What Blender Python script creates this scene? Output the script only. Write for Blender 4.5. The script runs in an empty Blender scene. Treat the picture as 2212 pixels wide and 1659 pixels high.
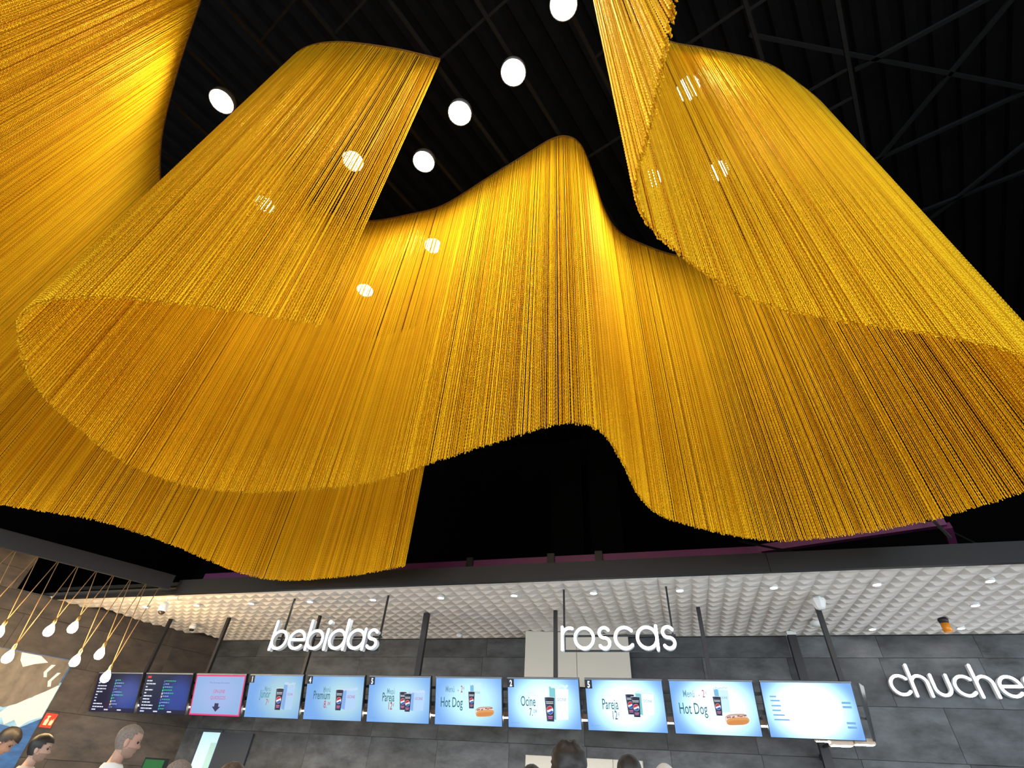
import bpy, bmesh, math, random
from mathutils import Vector, Matrix, noise
random.seed(7)
S = bpy.context.scene
COL = S.collection
PI = math.pi

# ------------------------------------------------------------------ camera, world, exposure
F_PX = 1045.418
R3 = Matrix(((0.96032574, 0.13574126, 0.24361606),
             (0.2733189, -0.63169368, -0.72543771),
             (0.0554189, 0.76324138, -0.64373236)))
cam_d = bpy.data.cameras.new('camera')
cam_d.sensor_width = 36.0
cam_d.lens = F_PX / 2212 * 36.0
cam_d.clip_start = 0.05
cam_d.clip_end = 200
cam = bpy.data.objects.new('camera', cam_d)
COL.objects.link(cam)
cam.matrix_world = Matrix.Translation((0, 0, 1.55)) @ R3.to_4x4()
S.camera = cam

W = bpy.data.worlds.new('world')
S.world = W
W.use_nodes = True
W.node_tree.nodes['Background'].inputs[0].default_value = (0.82, 0.92, 1.0, 1)
W.node_tree.nodes['Background'].inputs[1].default_value = 4.6
S.view_settings.view_transform = 'Standard'
S.view_settings.look = 'None'
S.view_settings.gamma = 1.0
S.view_settings.use_curve_mapping = False
S.view_settings.exposure = 0.0
S.cycles.max_bounces = 6
S.cycles.diffuse_bounces = 3
S.cycles.glossy_bounces = 4

LAMP_POWER = 165.0        # radiance of the hall lamps' lenses
HALL_LAMP = (1.0, 0.93, 0.82)

# ------------------------------------------------------------------ materials
MATS = {}
def srgb(c):
    return tuple((v / 12.92 if v <= 0.04045 else ((v + 0.055) / 1.055) ** 2.4) for v in (x / 255 for x in c))
def mat(name, col, rough=0.6, metal=0.0, emit=None, power=0.0, spec=0.5):
    if name in MATS: return MATS[name]
    m = bpy.data.materials.new(name); m.use_nodes = True
    b = m.node_tree.nodes['Principled BSDF']
    b.inputs['Base Color'].default_value = (*col[:3], 1)
    b.inputs['Roughness'].default_value = rough
    b.inputs['Metallic'].default_value = metal
    b.inputs['Specular IOR Level'].default_value = spec
    if emit is not None:
        b.inputs['Emission Color'].default_value = (*emit[:3], 1)
        b.inputs['Emission Strength'].default_value = power
    MATS[name] = m
    return m
def nodes(m): return m.node_tree.nodes, m.node_tree.links

def grained(name, col, var=0.5, scale=3.0, rough=0.55, per_object=0.0, bump=0.0, stretch=(1, 1, 1), col2=None):
    """a mottled surface: noise in object-independent (generated from position) coordinates, tone varied per piece"""
    m = mat(name, col, rough)
    n, l = nodes(m); b = n['Principled BSDF']
    geo = n.new('ShaderNodeNewGeometry')
    mp = n.new('ShaderNodeMapping'); mp.inputs['Scale'].default_value = stretch
    l.new(geo.outputs['Position'], mp.inputs['Vector'])
    oi = n.new('ShaderNodeObjectInfo')
    add = n.new('ShaderNodeVectorMath'); add.operation = 'MULTIPLY_ADD'
    cx = n.new('ShaderNodeCombineXYZ')
    l.new(oi.outputs['Random'], cx.inputs[0]); l.new(oi.outputs['Random'], cx.inputs[2])
    l.new(cx.outputs[0], add.inputs[0]); add.inputs[1].default_value = (17, 17, 17)
    l.new(mp.outputs[0], add.inputs[2])
    nz = n.new('ShaderNodeTexNoise'); nz.inputs['Scale'].default_value = scale
    nz.inputs['Detail'].default_value = 6; nz.inputs['Roughness'].default_value = 0.62
    l.new(add.outputs[0], nz.inputs['Vector'])
    rp = n.new('ShaderNodeValToRGB')
    c2 = col2 or col
    rp.color_ramp.elements[0].position = 0.3
    rp.color_ramp.elements[1].position = 0.72
    rp.color_ramp.elements[0].color = (*[v * (1 - var) for v in col], 1)
    rp.color_ramp.elements[1].color = (*[v * (1 + var) for v in c2], 1)
    l.new(nz.outputs['Fac'], rp.inputs[0])
    mul = n.new('ShaderNodeMix'); mul.data_type = 'RGBA'; mul.blend_type = 'MULTIPLY'; mul.inputs[0].default_value = 1
    mr = n.new('ShaderNodeMapRange'); mr.inputs[3].default_value = 1 - per_object; mr.inputs[4].default_value = 1 + per_object
    l.new(oi.outputs['Random'], mr.inputs[0])
    l.new(rp.outputs[0], mul.inputs[6]); l.new(mr.outputs[0], mul.inputs[7])
    l.new(mul.outputs[2], b.inputs['Base Color'])
    if bump:
        bp = n.new('ShaderNodeBump'); bp.inputs['Strength'].default_value = bump; bp.inputs['Distance'].default_value = 0.01
        l.new(nz.outputs['Fac'], bp.inputs['Height']); l.new(bp.outputs[0], b.inputs['Normal'])
    return m

M_WALL = grained('slate_cladding', (0.062, 0.067, 0.073), 0.65, 2.6, 0.5, 0.28, 0.15, (1, 1, 2.2))
M_LWALL = grained('brown_slate_cladding', (0.054, 0.041, 0.031), 0.55, 2.6, 0.5, 0.22, 0.15, (1, 1, 2.2))
M_BLACK = mat('black_paint', (0.002, 0.002, 0.0022), 0.9, spec=0.03)
M_DARK = mat('dark_joint', (0.045, 0.043, 0.041), 0.8)
M_DECK = grained('dark_roof_deck', (0.0035, 0.0035, 0.0038), 0.3, 5, 0.8); M_DECK.node_tree.nodes['Principled BSDF'].inputs['Specular IOR Level'].default_value = 0.05
M_RAIL = mat('dark_grey_steel', (0.0075, 0.008, 0.0085), 0.6, spec=0.1)
M_POST = mat('black_steel_post', (0.012, 0.012, 0.014), 0.45)
M_FASCIA = grained('charcoal_fascia', (0.0045, 0.005, 0.006), 0.2, 4, 0.5)
M_SOFFIT = mat('white_relief_panel', (0.72, 0.69, 0.66), 0.55)
M_PURPLE = mat('plum_steel', (0.16, 0.03, 0.11), 0.5)
M_FLOOR = grained('pale_floor_tile', (0.55, 0.53, 0.51), 0.1, 2, 0.35)
M_WHITE = mat('white_plastic', (0.75, 0.77, 0.78), 0.4)
M_CREAM = mat('cream_panel', (0.62, 0.58, 0.50), 0.5)
M_CHROME = mat('brushed_metal', (0.5, 0.48, 0.45), 0.35, 0.9)
M_CORD = mat('amber_cord', (0.33, 0.19, 0.07), 0.6)
M_BRASS = mat('brass', (0.75, 0.48, 0.16), 0.35, 1.0)
M_GLASSBULB = mat('glowing_bulb', (0.9, 0.8, 0.6), 0.3, emit=(1, 0.68, 0.32), power=220)
M_LENS = mat('hall_lamp_lens', (0.9, 0.9, 0.9), 0.3, emit=HALL_LAMP, power=LAMP_POWER)
M_SPOT = mat('canopy_lamp_lens', (0.9, 0.9, 0.9), 0.3, emit=(1, 0.95, 0.88), power=200)
M_LED = mat('linear_led_diffuser', (0.9, 0.9, 0.9), 0.3, emit=(1, 0.93, 0.82), power=34)
M_LETTER = mat('letter_face', (0.9, 0.9, 0.9), 0.3, emit=(0.93, 0.97, 1.0), power=7)
M_LETSIDE = mat('letter_return', (0.72, 0.76, 0.8), 0.4)

# gold anodised chain links, each strand a slightly different tone
M_GOLD = mat('gold_anodised_aluminium', (0.80, 0.43, 0.005), 0.42, 0.80); M_GOLD.node_tree.nodes['Principled BSDF'].inputs['Specular Tint'].default_value = (0.9, 0.6, 0.12, 1)
n, l = nodes(M_GOLD)
oi = n.new('ShaderNodeObjectInfo'); rp = n.new('ShaderNodeValToRGB')
rp.color_ramp.elements[0].color = (0.66, 0.325, 0.008, 1)
rp.color_ramp.elements[1].color = (0.97, 0.635, 0.022, 1)
l.new(oi.outputs['Random'], rp.inputs[0]); l.new(rp.outputs[0], n['Principled BSDF'].inputs['Base Color'])
M_TRACK = mat('bronze_track', (0.30, 0.15, 0.03), 0.5, 0.6)

# ------------------------------------------------------------------ mesh helpers
class MB:
    def __init__(s): s.v = []; s.f = []; s.mi = []; s.sm = []
    def face(s, idx, mi=0, sm=False): s.f.append(idx); s.mi.append(mi); s.sm.append(sm)
    def add(s, verts, faces, mi=0, sm=False, M=None):
        o = len(s.v)
        for p in verts: s.v.append(tuple(M @ Vector(p)) if M is not None else tuple(p))
        for f in faces: s.face([i + o for i in f], mi, sm)
    def box(s, x0, x1, y0, y1, z0, z1, mi=0, M=None):
        v = [(x, y, z) for z in (z0, z1) for y in (y0, y1) for x in (x0, x1)]
        s.add(v, [(0, 2, 3, 1), (4, 5, 7, 6), (0, 1, 5, 4), (2, 6, 7, 3), (0, 4, 6, 2), (1, 3, 7, 5)], mi, False, M)
        return s
    def bevbox(s, x0, x1, y0, y1, z0, z1, b=0.003, mi=0, M=None):
        """box whose front (-y) face is chamfered"""
        v = [(x0, y1, z0), (x1, y1, z0), (x1, y1, z1), (x0, y1, z1),
             (x0, y0 + b, z0), (x1, y0 + b, z0), (x1, y0 + b, z1), (x0, y0 + b, z1),
             (x0 + b, y0, z0 + b), (x1 - b, y0, z0 + b), (x1 - b, y0, z1 - b), (x0 + b, y0, z1 - b)]
        f = [(0, 3, 2, 1), (8, 9, 10, 11)]
        for i in range(4):
            j = (i + 1) % 4
            f += [(i, j, 4 + j, 4 + i), (4 + i, 4 + j, 8 + j, 8 + i)]
        s.add(v, f, mi, False, M); return s
    def lathe(s, prof, seg=20, mi=0, M=None, sm=True, caps=True):
        """prof: (radius, z) from bottom to top"""
        v = []; f = []
        for r_, z in prof:
            for k in range(seg):
                a = 2 * PI * k / seg; v.append((r_ * math.cos(a), r_ * math.sin(a), z))
        for i in range(len(prof) - 1):
            for k in range(seg):
                k2 = (k + 1) % seg
                f.append((i * seg + k, i * seg + k2, (i + 1) * seg + k2, (i + 1) * seg + k))
        if caps: f.append(tuple(range(seg))[::-1]); f.append(tuple((len(prof) - 1) * seg + k for k in range(seg)))
        s.add(v, f, mi, sm, M); return s
    def tube(s, pts, r, seg=8, mi=0):
        pts = [Vector(p) for p in pts]; v = []; f = []
        for i, p in enumerate(pts):
            t = (pts[min(i + 1, len(pts) - 1)] - pts[max(i - 1, 0)]).normalized()
            a = t.cross(Vector((0, 0, 1)) if abs(t.z) < 0.95 else Vector((1, 0, 0))).normalized(); b = t.cross(a)
            for k in range(seg):
                q = 2 * PI * k / seg; v.append(p + (a * math.cos(q) + b * math.sin(q)) * r)
        for i in range(len(pts) - 1):
            for k in range(seg):
                k2 = (k + 1) % seg; f.append((i * seg + k, i * seg + k2, (i + 1) * seg + k2, (i + 1) * seg + k))
        f.append(tuple(range(seg))[::-1]); f.append(tuple((len(pts) - 1) * seg + k for k in range(seg)))
        s.add(v, f, mi, True); return s
    def bar(s, a, b, w, h, mi=0, up=(0, 0, 1)):
        """rectangular bar from a to b, w sideways, h along up"""
        a = Vector(a); b = Vector(b); t = (b - a).normalized(); up = Vector(up)
        sd = t.cross(up).normalized() * (w / 2); u = sd.cross(t).normalized() * (h / 2)
        v = [p + i * sd + j * u for p in (a, b) for (i, j) in ((-1, -1), (1, -1), (1, 1), (-1, 1))]
        s.add(v, [(0, 1, 2, 3), (7, 6, 5, 4), (0, 4, 5, 1), (1, 5, 6, 2), (2, 6, 7, 3), (3, 7, 4, 0)], mi); return s
    def mesh(s, name, mats):
        me = bpy.data.meshes.new(name); me.from_pydata(s.v, [], s.f)
        for m in mats: me.materials.append(m)
        me.polygons.foreach_set('material_index', s.mi); me.polygons.foreach_set('use_smooth', s.sm)
        me.update()
        bm = bmesh.new(); bm.from_mesh(me); bmesh.ops.recalc_face_normals(bm, faces=bm.faces); bm.to_mesh(me); bm.free()
        return me
    def build(s, name, mats, parent=None, loc=None):
        if not isinstance(mats, (list, tuple)): mats = [mats]
        return link(name, s.mesh(name, mats), parent, loc)
def link(name, me, parent=None, loc=None):
    o = bpy.data.objects.new(name, me); COL.objects.link(o)
    if parent: o.parent = parent
    if loc is not None: o.location = loc
    return o
def tag(o, label, cat, group=None):
    o['label'] = label; o['category'] = cat
    if group: o['group'] = group
    return o
def thing(name, label, cat, loc=(0, 0, 0), rz=0.0, group=None):
    o = bpy.data.objects.new(name, None); o.empty_display_size = 0.1; COL.objects.link(o)
    o.location = loc; o.rotation_euler = (0, 0, rz)
    return tag(o, label, cat, group)
def struct(o):
    o['kind'] = 'structure'; return o
def copy_tree(o, parent=None):
    c = o.copy(); COL.objects.link(c)
    if parent: c.parent = parent
    for ch in list(o.children): copy_tree(ch, c)
    return c
def catmull(P, step):
    P = [Vector(p) for p in P]; out = []
    Q = [P[0] * 2 - P[1]] + P + [P[-1] * 2 - P[-2]]
    for i in range(1, len(Q) - 2):
        for k in range(40):
            t = k / 40
            a, b, c, d = Q[i - 1], Q[i], Q[i + 1], Q[i + 2]
            out.append(0.5 * (2 * b + (c - a) * t + (2 * a - 5 * b + 4 * c - d) * t * t + (3 * b - a - 3 * c + d) * t ** 3))
    out.append(P[-1])
    res = [out[0]]; acc = 0.0
    for i in range(1, len(out)):
        seg = (out[i] - out[i - 1]).length; pos = 0.0
        while acc + (seg - pos) >= step:
            pos += step - acc; acc = 0.0
            res.append(out[i - 1].lerp(out[i], pos / seg))
        acc += seg - pos
    return res

# ------------------------------------------------------------------ the setting: floor, walls, ceiling, canopy
ZC = 3.6                       # underside of the bar canopy
YF, YB = 6.0, 8.95             # canopy front edge, back wall
fl = MB(); fl.box(-16, 12, -10, 14, -0.12, 0); struct(fl.build('floor', M_FLOOR))

_tiles = {}
def cladding(parent, w, h, M, material, n0, x, z):
    key = (round(w, 3), round(h, 3), material.name)
    if key not in _tiles:
        _tiles[key] = MB().bevbox(0.001, w - 0.001, -0.012, 0.0, 0.001, h - 0.001, 0.003).mesh('tile', [material])
    t = link('tile', _tiles[key], parent); t.matrix_local = M @ Matrix.Translation((x, 0, z)); return t
def clad_wall(parent, L, rows, M, material, seed):
    rnd = random.Random(seed)
    for r_, (z0, z1) in enumerate(rows):
        x = -1.2 * rnd.random()
        while x < L:
            a, b = max(0, x), min(L, x + 1.2)
            if b - a > 0.03: cladding(parent, b - a, z1 - z0, M, material, 0, a, z0)
            x += 1.2
rows_z = [(0, 0.36), (0.36, 0.95), (0.95, 1.54), (1.54, 2.13), (2.13, 2.72), (2.72, 3.31), (3.31, 3.6)]
wb = MB(); wb.box(-9.3, 8.2, YB + 0.013, YB + 0.2, 0, ZC + 0.1)
wall_back = struct(wb.build('wall_back', M_DARK))
clad_wall(wall_back, 17.2, rows_z, Matrix.Translation((-9.1, YB + 0.012, 0)), M_WALL, 3)

# left side wall runs along the building's own grid, turned about 18 degrees
LP = Vector((-8.95, 8.80, 0)); LD = Vector((-0.316, -0.949, 0)).normalized(); LN = Vector((-LD.y, LD.x, 0))  # LN points into the hall
if LN.x < 0: LN = -LN
LROT = Matrix(((-LD.x, -LN.x, 0), (-LD.y, -LN.y, 0), (0, 0, 1))).to_4x4()   # x along the wall to its far corner, -y towards the hall
def lw(s, z, off=0.0): return LP + LD * s + LN * off + Vector((0, 0, z))
LW_ORG = Matrix.Translation(LP) @ LROT
wl = MB(); wl.box(-10.5, 0.3, 0.013, 0.2, 0, 3.62, M=LW_ORG); wl.box(-10.5, -3.4, 0.013, 0.2, 3.62, 4.2, M=LW_ORG); 
wall_left = struct(wl.build('wall_left', M_DARK))
clad_wall(wall_left, 10.6, [(r0, r1) for r0, r1 in rows_z[:-1]] + [(3.31, 3.6)], LW_ORG @ Matrix.Translation((-10.4, 0.012, 0)), M_LWALL, 5)
clad_wall(wall_left, 7.0, [(3.6, 3.90), (3.90, 4.2)], LW_ORG @ Matrix.Translation((-10.4, 0.012, 0)), M_LWALL, 8)

# black upper walls of the hall
wu = MB(); wu.box(-16, 12, 12.0, 12.2, 0, 10.2); struct(wu.build('wall_rear_void', M_BLACK))
wu = MB(); wu.box(9.0, 9.2, -10, 14, 3.4, 10.2); struct(wu.build('wall_right', M_BLACK))
wu = MB(); wu.box(-14.2, -14.0, -10, 14, 0, 10.2); struct(wu.build('wall_left_upper', M_BLACK))

# dark ribbed roof deck with a suspended grid of steel rails, turned 20 degrees
GA = math.radians(70); GU = Vector((math.cos(GA), math.sin(GA), 0)); GV = Vector((GU.y, -GU.x, 0))   # along / across the rails
ZR = 8.34
ZL = 8.14; KL = (ZL - 1.55) / 7.45      # plan positions were measured at 9 m; the grid and its lamps hang lower
dk = MB(); per = 0.28; k0, k1 = -60, 50
prev = None
vs = []; fs = []
prof = [(0, 0), (0.12, 0), (0.15, 0.07), (0.25, 0.07)]
for k in range(k0, k1):
    for dx, dz in prof:
        q = GV * (k * per + dx)
        for e in (-16, 20):
            p = q + GU * e; vs.append((p.x, p.y, 9.62 + dz))
for i in range(len(vs) // 2 - 1): fs.append((2 * i, 2 * i + 2, 2 * i + 3, 2 * i + 1))
dk.add(vs, fs)
ceiling = struct(dk.build('ceiling', M_DECK))
rail_me = MB().box(-0.022, 0.022, -13, 13, -0.02, 0.02).mesh('rail', [M_RAIL])
GROT = Matrix(((GV.x, GU.x, 0), (GV.y, GU.y, 0), (0, 0, 1))).to_4x4()
for k in range(-11, 3):
    o = link('rail', rail_me, ceiling); o.matrix_world = Matrix.Translation(GV * ((0.20 + 0.92 * k) * KL) + GU * 3 + Vector((0, 0, ZR + 0.06))) @ GROT
cb_me = MB().box(-0.383, 0.383, -0.014, 0.014, -0.014, 0.014).mesh('cross_rail', [M_RAIL])
rnd = random.Random(4)
known = {1: [2.73, 4.09, 4.5, 5.4], 0: [2.65, 4.0, 4.9], 2: [], -4: [-0.08, 2.6], -3: [0.1, 0.93], -2: [0.94, 3.2], -1: [2.1, 3.6, 4.6]}
for k in range(-11, 2):
    for s_ in known.get(k, [rnd.uniform(-3, 0), rnd.uniform(0, 3), rnd.uniform(3, 7)]):
        o = link('cross_rail', cb_me, ceiling); o.matrix_world = Matrix.Translation(GV * ((0.66 + 0.92 * k) * KL) + GU * (s_ * 0.92) + Vector((0, 0, ZR + 0.06))) @ GROT
for a, b in (((3.5, 3.4), (6.6, 2.4)), ((3.6, 5.0), (7.0, 3.9)), ((4.0, 6.3), (7.6, 5.2)), ((2.1, 2.6), (6.6, 4.6)), ((4.1, 4.9), (5.4, 2.6)), ((5.2, 6.2), (7.4, 3.6))):
    br = MB().bar((*a, 9.42), (*b, 9.42), 0.05, 0.05); br.build('roof_brace', M_RAIL, ceiling)

# the canopy over the bar: relief panels, fascia, closing strip along the slanted left wall
sof = MB(); sof.box(-10.6, 8.2, YF + 0.06, YB + 0.2, ZC + 0.03, ZC + 0.1)
canopy = struct(sof.build('ceiling_canopy', M_DARK))
PIT = 0.195
def relief_panel(nx, ny):
    m = MB()
    m.box(0.001, nx * PIT - 0.001, 0.001, ny * PIT - 0.001, 0.012, 0.03)
    for i in range(nx):
        for j in range(ny):
            x0, y0 = i * PIT + 0.001, j * PIT + 0.001; x1, y1 = x0 + PIT - 0.002, y0 + PIT - 0.002
            ax, ay = x0 + PIT * 0.34, y0 + PIT * 0.24
            d_ = 0.006
            v = [(x0, y0, 0.012), (x1, y0, 0.012), (x1, y1, 0.012), (x0, y1, 0.012),
                 (ax - d_, ay - d_, -0.020), (ax + d_, ay - d_, -0.020), (ax + d_, ay + d_, -0.020), (ax - d_, ay + d_, -0.020)]
            m.add(v, [(0, 1, 5, 4), (1, 2, 6, 5), (2, 3, 7, 6), (3, 0, 4, 7), (4, 5, 6, 7)])
    return m.mesh('relief_panel', [M_SOFFIT])
rp_me = relief_panel(3, 3)
x = -10.0
while x < 8.0:
    for j in range(5):
        y = YF + 0.03 + j * 3 * PIT
        # left out where the slanted wall cuts the canopy
        edge = -8.68 + (8.72 - (y + 0.29)) * -0.333
        if x + 3 * PIT > edge - 0.1:
            o = link('relief_panel', rp_me, canopy); o.location = (x, y, ZC)
    x += 3 * PIT
fa = MB(); fa.box(-7.20, 1.16, YF - 0.03, YF + 0.03, ZC - 0.03, ZC + 0.18); fa.box(1.165, 9.0, YF - 0.03, YF + 0.03, ZC - 0.03, ZC + 0.18)
fa.box(-9.75, -7.205, YF - 0.02, YF + 0.03, ZC - 0.03, ZC + 0.02)
fa.box(-9.8, 9.0, YF + 0.031, YB + 1.2, ZC + 0.12, ZC + 0.17)
struct(fa.build('trim_1', M_FASCIA))
# hanging beam that turns off to the left, with the cord hooks under it
BA = Vector((-7.20, 5.86, 0)); BDIR = Vector((-0.84, -1.56, 0)).normalized()
bm_ = MB().bar(BA + Vector((0, 0, 3.7)), BA + BDIR * 6.0 + Vector((0, 0, 3.7)), 0.05, 0.2); 
bm_.bar(BA + Vector((0, 0, 3.803)), BA + BDIR * 6.0 + Vector((0, 0, 3.803)), 0.07, 0.006, 0)
struct(bm_.build('trim_2', M_FASCIA))
# cream bulkhead box under the canopy
pb = MB(); pv = [(-2.28, 8.43), (-1.47, 8.58), (-1.46, 8.582), (-0.66, 8.73), (-0.66, YB), (-2.28, YB)]
def prism(m, poly, z0, z1, mi=0):
    n_ = len(poly); v = [(x, y, z0) for x, y in poly] + [(x, y, z1) for x, y in poly]
    m.add(v, [tuple(range(n_))[::-1], tuple(range(n_, 2 * n_))] + [(i, (i + 1) % n_, n_ + (i + 1) % n_, n_ + i) for i in range(n_)], mi)
prism(pb, [(-2.27, 8.45), (-0.67, 8.75), (-0.67, YB), (-2.27, YB)], 2.86, ZC + 0.02)
bulk = struct(pb.build('trim_3', M_DARK))
for (xa, ya, xb, yb) in ((-2.28, 8.43, -1.475, 8.58), (-1.468, 8.582, -0.66, 8.73)):
    m = MB(); prism(m, [(xa, ya), (xb, yb), (xb, yb + 0.02), (xa, ya + 0.02)], 2.84, ZC - 0.005); m.build('panel', M_CREAM, bulk)

# plum coloured steel framing behind the canopy, black duct in the void
t = thing('steel_frame', 'plum coloured steel beam running behind the canopy top', 'beam', (0, 8, 3.8))
MB().bar((-9, 0, 0.77), (1.50, 0, 0.77), 0.1, 0.11).build('beam', M_PURPLE, t)
MB().bar((1.46, 0, 0.79), (3.66, -0.7, 0.77), 0.1, 0.11).build('beam', M_PURPLE, t)
MB().bar((3.66, -0.7, 0.72), (3.95, 0.1, 0.45), 0.09, 0.09).build('brace', M_PURPLE, t)
for xx in (-1.75, -0.95, -3.2): MB().box(xx - 0.06, xx + 0.06, -0.1, -0.05, 0.70, 0.86).build('bracket', M_POST, t)
MB().bar((1.2, -0.2, 0.86), (1.75, -0.75, 0.45), 0.03, 0.03).build('brace', M_RAIL, t)
MB().bar((3.3, -0.78, 0.9), (4.15, -0.4, 0.45), 0.03, 0.03).build('brace', M_RAIL, t)
MB().bar((3.42, -0.9, 0.78), (3.62, -0.72, 0.55), 0.03, 0.03).build('brace', M_CHROME, t)
t = thing('air_duct', 'black sheet metal duct in the dark void under the middle curtain', 'duct', (-1.35, 9.3, 3.772))
MB().box(-0.62, 0.02, -0.4, 0.4, 0.0, 3.4).build('duct_section', mat('black_duct', (0.0012, 0.0012, 0.0014), 0.7, spec=0.04), t)
MB().box(0.16, 0.75, -0.4, 0.4, 0.0, 3.45).build('duct_section', MATS['black_duct'], t)
MB().box(0.03, 0.15, -0.2, 0.2, 0.0, 4.9).build('post', M_BLACK, t)

# ------------------------------------------------------------------ golden chain curtains
ZT, ZB = 8.32, 3.6
LINK = 0.0165
def chain_nodes():
    g = bpy.data.node_groups.new('hang_chains', 'GeometryNodeTree')
    g.interface.new_socket('Geometry', in_out='INPUT', socket_type='NodeSocketGeometry')
    g.interface.new_socket('Geometry', in_out='OUTPUT', socket_type='NodeSocketGeometry')
    N = g.nodes; L = g.links
    gi = N.new('NodeGroupInput'); go = N.new('NodeGroupOutput')
    ml = N.new('GeometryNodeMeshLine'); ml.inputs['Count'].default_value = int((ZT - ZB) / LINK)
    ml.inputs['Start Location'].default_value = (0, 0, -0.01); ml.inputs['Offset'].default_value = (0, 0, -LINK)
    sp = N.new('GeometryNodeMeshUVSphere'); sp.inputs['Segments'].default_value = 4; sp.inputs['Rings'].default_value = 3; sp.inputs['Radius'].default_value = 1
    idx = N.new('GeometryNodeInputIndex'); md = N.new('ShaderNodeMath'); md.operation = 'MODULO'; md.inputs[1].default_value = 2
    ma = N.new('ShaderNodeMath'); ma.operation = 'MULTIPLY'; ma.inputs[1].default_value = PI / 2
    cx = N.new('ShaderNodeCombineXYZ')
    L.new(idx.outputs[0], md.inputs[0]); L.new(md.outputs[0], ma.inputs[0]); L.new(ma.outputs[0], cx.inputs[2])
    i1 = N.new('GeometryNodeInstanceOnPoints'); i1.inputs['Scale'].default_value = (0.0070, 0.0044, 0.0112)
    L.new(ml.outputs[0], i1.inputs['Points']); L.new(sp.outputs['Mesh'], i1.inputs['Instance']); L.new(cx.outputs[0], i1.inputs['Rotation'])
    rl = N.new('GeometryNodeRealizeInstances'); L.new(i1.outputs[0], rl.inputs[0])
    ss = N.new('GeometryNodeSetShadeSmooth'); ss.inputs['Shade Smooth'].default_value = True
    sm = N.new('GeometryNodeSetMaterial'); sm.inputs['Material'].default_value = M_GOLD
    L.new(rl.outputs[0], ss.inputs[0]); L.new(ss.outputs[0], sm.inputs[0])
    mp = N.new('GeometryNodeMeshToPoints'); L.new(gi.outputs[0], mp.inputs[0])
    rv = N.new('FunctionNodeRandomValue'); rv.data_type = 'FLOAT'
    rv.inputs[2].default_value = 0.0; rv.inputs[3].default_value = 2 * PI
    c2 = N.new('ShaderNodeCombineXYZ'); L.new(rv.outputs[1], c2.inputs[2])
    i2 = N.new('GeometryNodeInstanceOnPoints')
    L.new(mp.outputs[0], i2.inputs['Points']); L.new(sm.outputs[0], i2.inputs['Instance']); L.new(c2.outputs[0], i2.inputs['Rotation'])
    L.new(i2.outputs[0], go.inputs[0])
    return g
CH = chain_nodes()
def curtain(name, label, ctrl, hangers, pitch):
    t = thing(name, label, 'chain curtain', (0, 0, ZT))
    pts = catmull([(x, y, 0) for x, y in ctrl], pitch)
    rnd = random.Random(len(pts)); v = []
    for i, p in enumerate(pts):
        tg = (pts[min(i + 1, len(pts) - 1)] - pts[max(i - 1, 0)]).normalized(); nr = Vector((-tg.y, tg.x, 0))
        q = p + nr * (rnd.uniform(-0.004, 0.004) + (0.007 if i % 2 else -0.007)) + tg * rnd.gauss(0, 0.0028)
        v.append((q.x, q.y, rnd.uniform(-0.012, 0.012)))
    me = bpy.data.meshes.new('chains'); me.from_pydata(v, [], [])
    me.materials.append(M_GOLD)
    o = link('chains', me, t); o['kind'] = 'stuff'
    md = o.modifiers.new('chains', 'NODES'); md.node_group = CH
    tp = catmull([(x, y, 0.01) for x, y in ctrl], 0.06)
    m = MB(); vs = []; fs = []
    for i, p in enumerate(tp):
        tg = (tp[min(i + 1, len(tp) - 1)] - tp[max(i - 1, 0)]).normalized(); nr = Vector((-tg.y, tg.x, 0)) * 0.014
        for a, z in ((-1, 0), (1, 0), (1, 0.03), (-1, 0.03)): vs.append(tuple(p + nr * a + Vector((0, 0, z))))
    for i in range(len(tp) - 1):
        for k in range(4): fs.append((4 * i + k, 4 * i + (k + 1) % 4, 4 * i + 4 + (k + 1) % 4, 4 * i + 4 + k))
    fs += [(0, 1, 2, 3), tuple(4 * (len(tp) - 1) + k for k in (3, 2, 1, 0))]
    m.add(vs, fs); m.build('track', M_TRACK, t)
    for f in hangers:
        p = tp[int(f * (len(tp) - 1))]
        MB().tube([(p.x, p.y, 0.035), (p.x, p.y, ZR + 0.05 - ZT)], 0.003, 6).build('hanger_rod', M_POST, t)
    return t
PATH_M = [(-1.75, 1.55), (-2.3, 1.28), (-2.93, 1.05), (-3.4, 1.02), (-3.75, 1.2), (-4.15, 1.6), (-4.38, 2.15), (-4.44, 2.7), (-4.2, 3.1),
          (-3.68, 3.33), (-3.0, 3.38), (-2.43, 3.36), (-1.64, 3.12), (-0.98, 2.92), (-0.63, 2.82), (-0.42, 2.84), (-0.27, 3.0), (-0.18, 3.4),
          (-0.1, 3.98), (0.06, 4.42), (0.4, 4.76), (1.02, 5.15), (1.64, 5.16), (2.33, 4.91), (2.85, 4.43), (3.0, 3.9), (2.8, 3.35), (2.38, 2.9),
          (1.98, 2.58), (1.32, 2.26), (0.96, 2.10), (0.6, 1.87), (0.27, 1.5), (0.14, 1.28), (0.13, 1.1), (0.19, 0.93), (0.27, 0.64), (0.31, 0.45), (0.33, 0.15), (0.30, -0.3)]
PATH_L = [(-2.4, -0.9), (-3.2, -0.38), (-4.22, 0.26), (-5.05, 0.77), (-5.97, 1.41), (-6.61, 2.03), (-6.92, 2.5), (-6.85, 2.92), (-6.4, 3.28),
          (-5.95, 3.6), (-5.65, 4.2), (-5.54, 4.85), (-5.4, 5.4), (-5.0, 5.67), (-4.05, 5.63), (-3.55, 5.52), (-3.01, 5.36)]
curtain('chain_curtain', 'longest golden chain curtain, swinging in two big folds through the middle and right', PATH_M, (0.0, 0.08, 0.17, 0.26, 0.36, 0.46, 0.55, 0.64, 0.74, 0.83, 0.92, 1.0), 0.0079)
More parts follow.
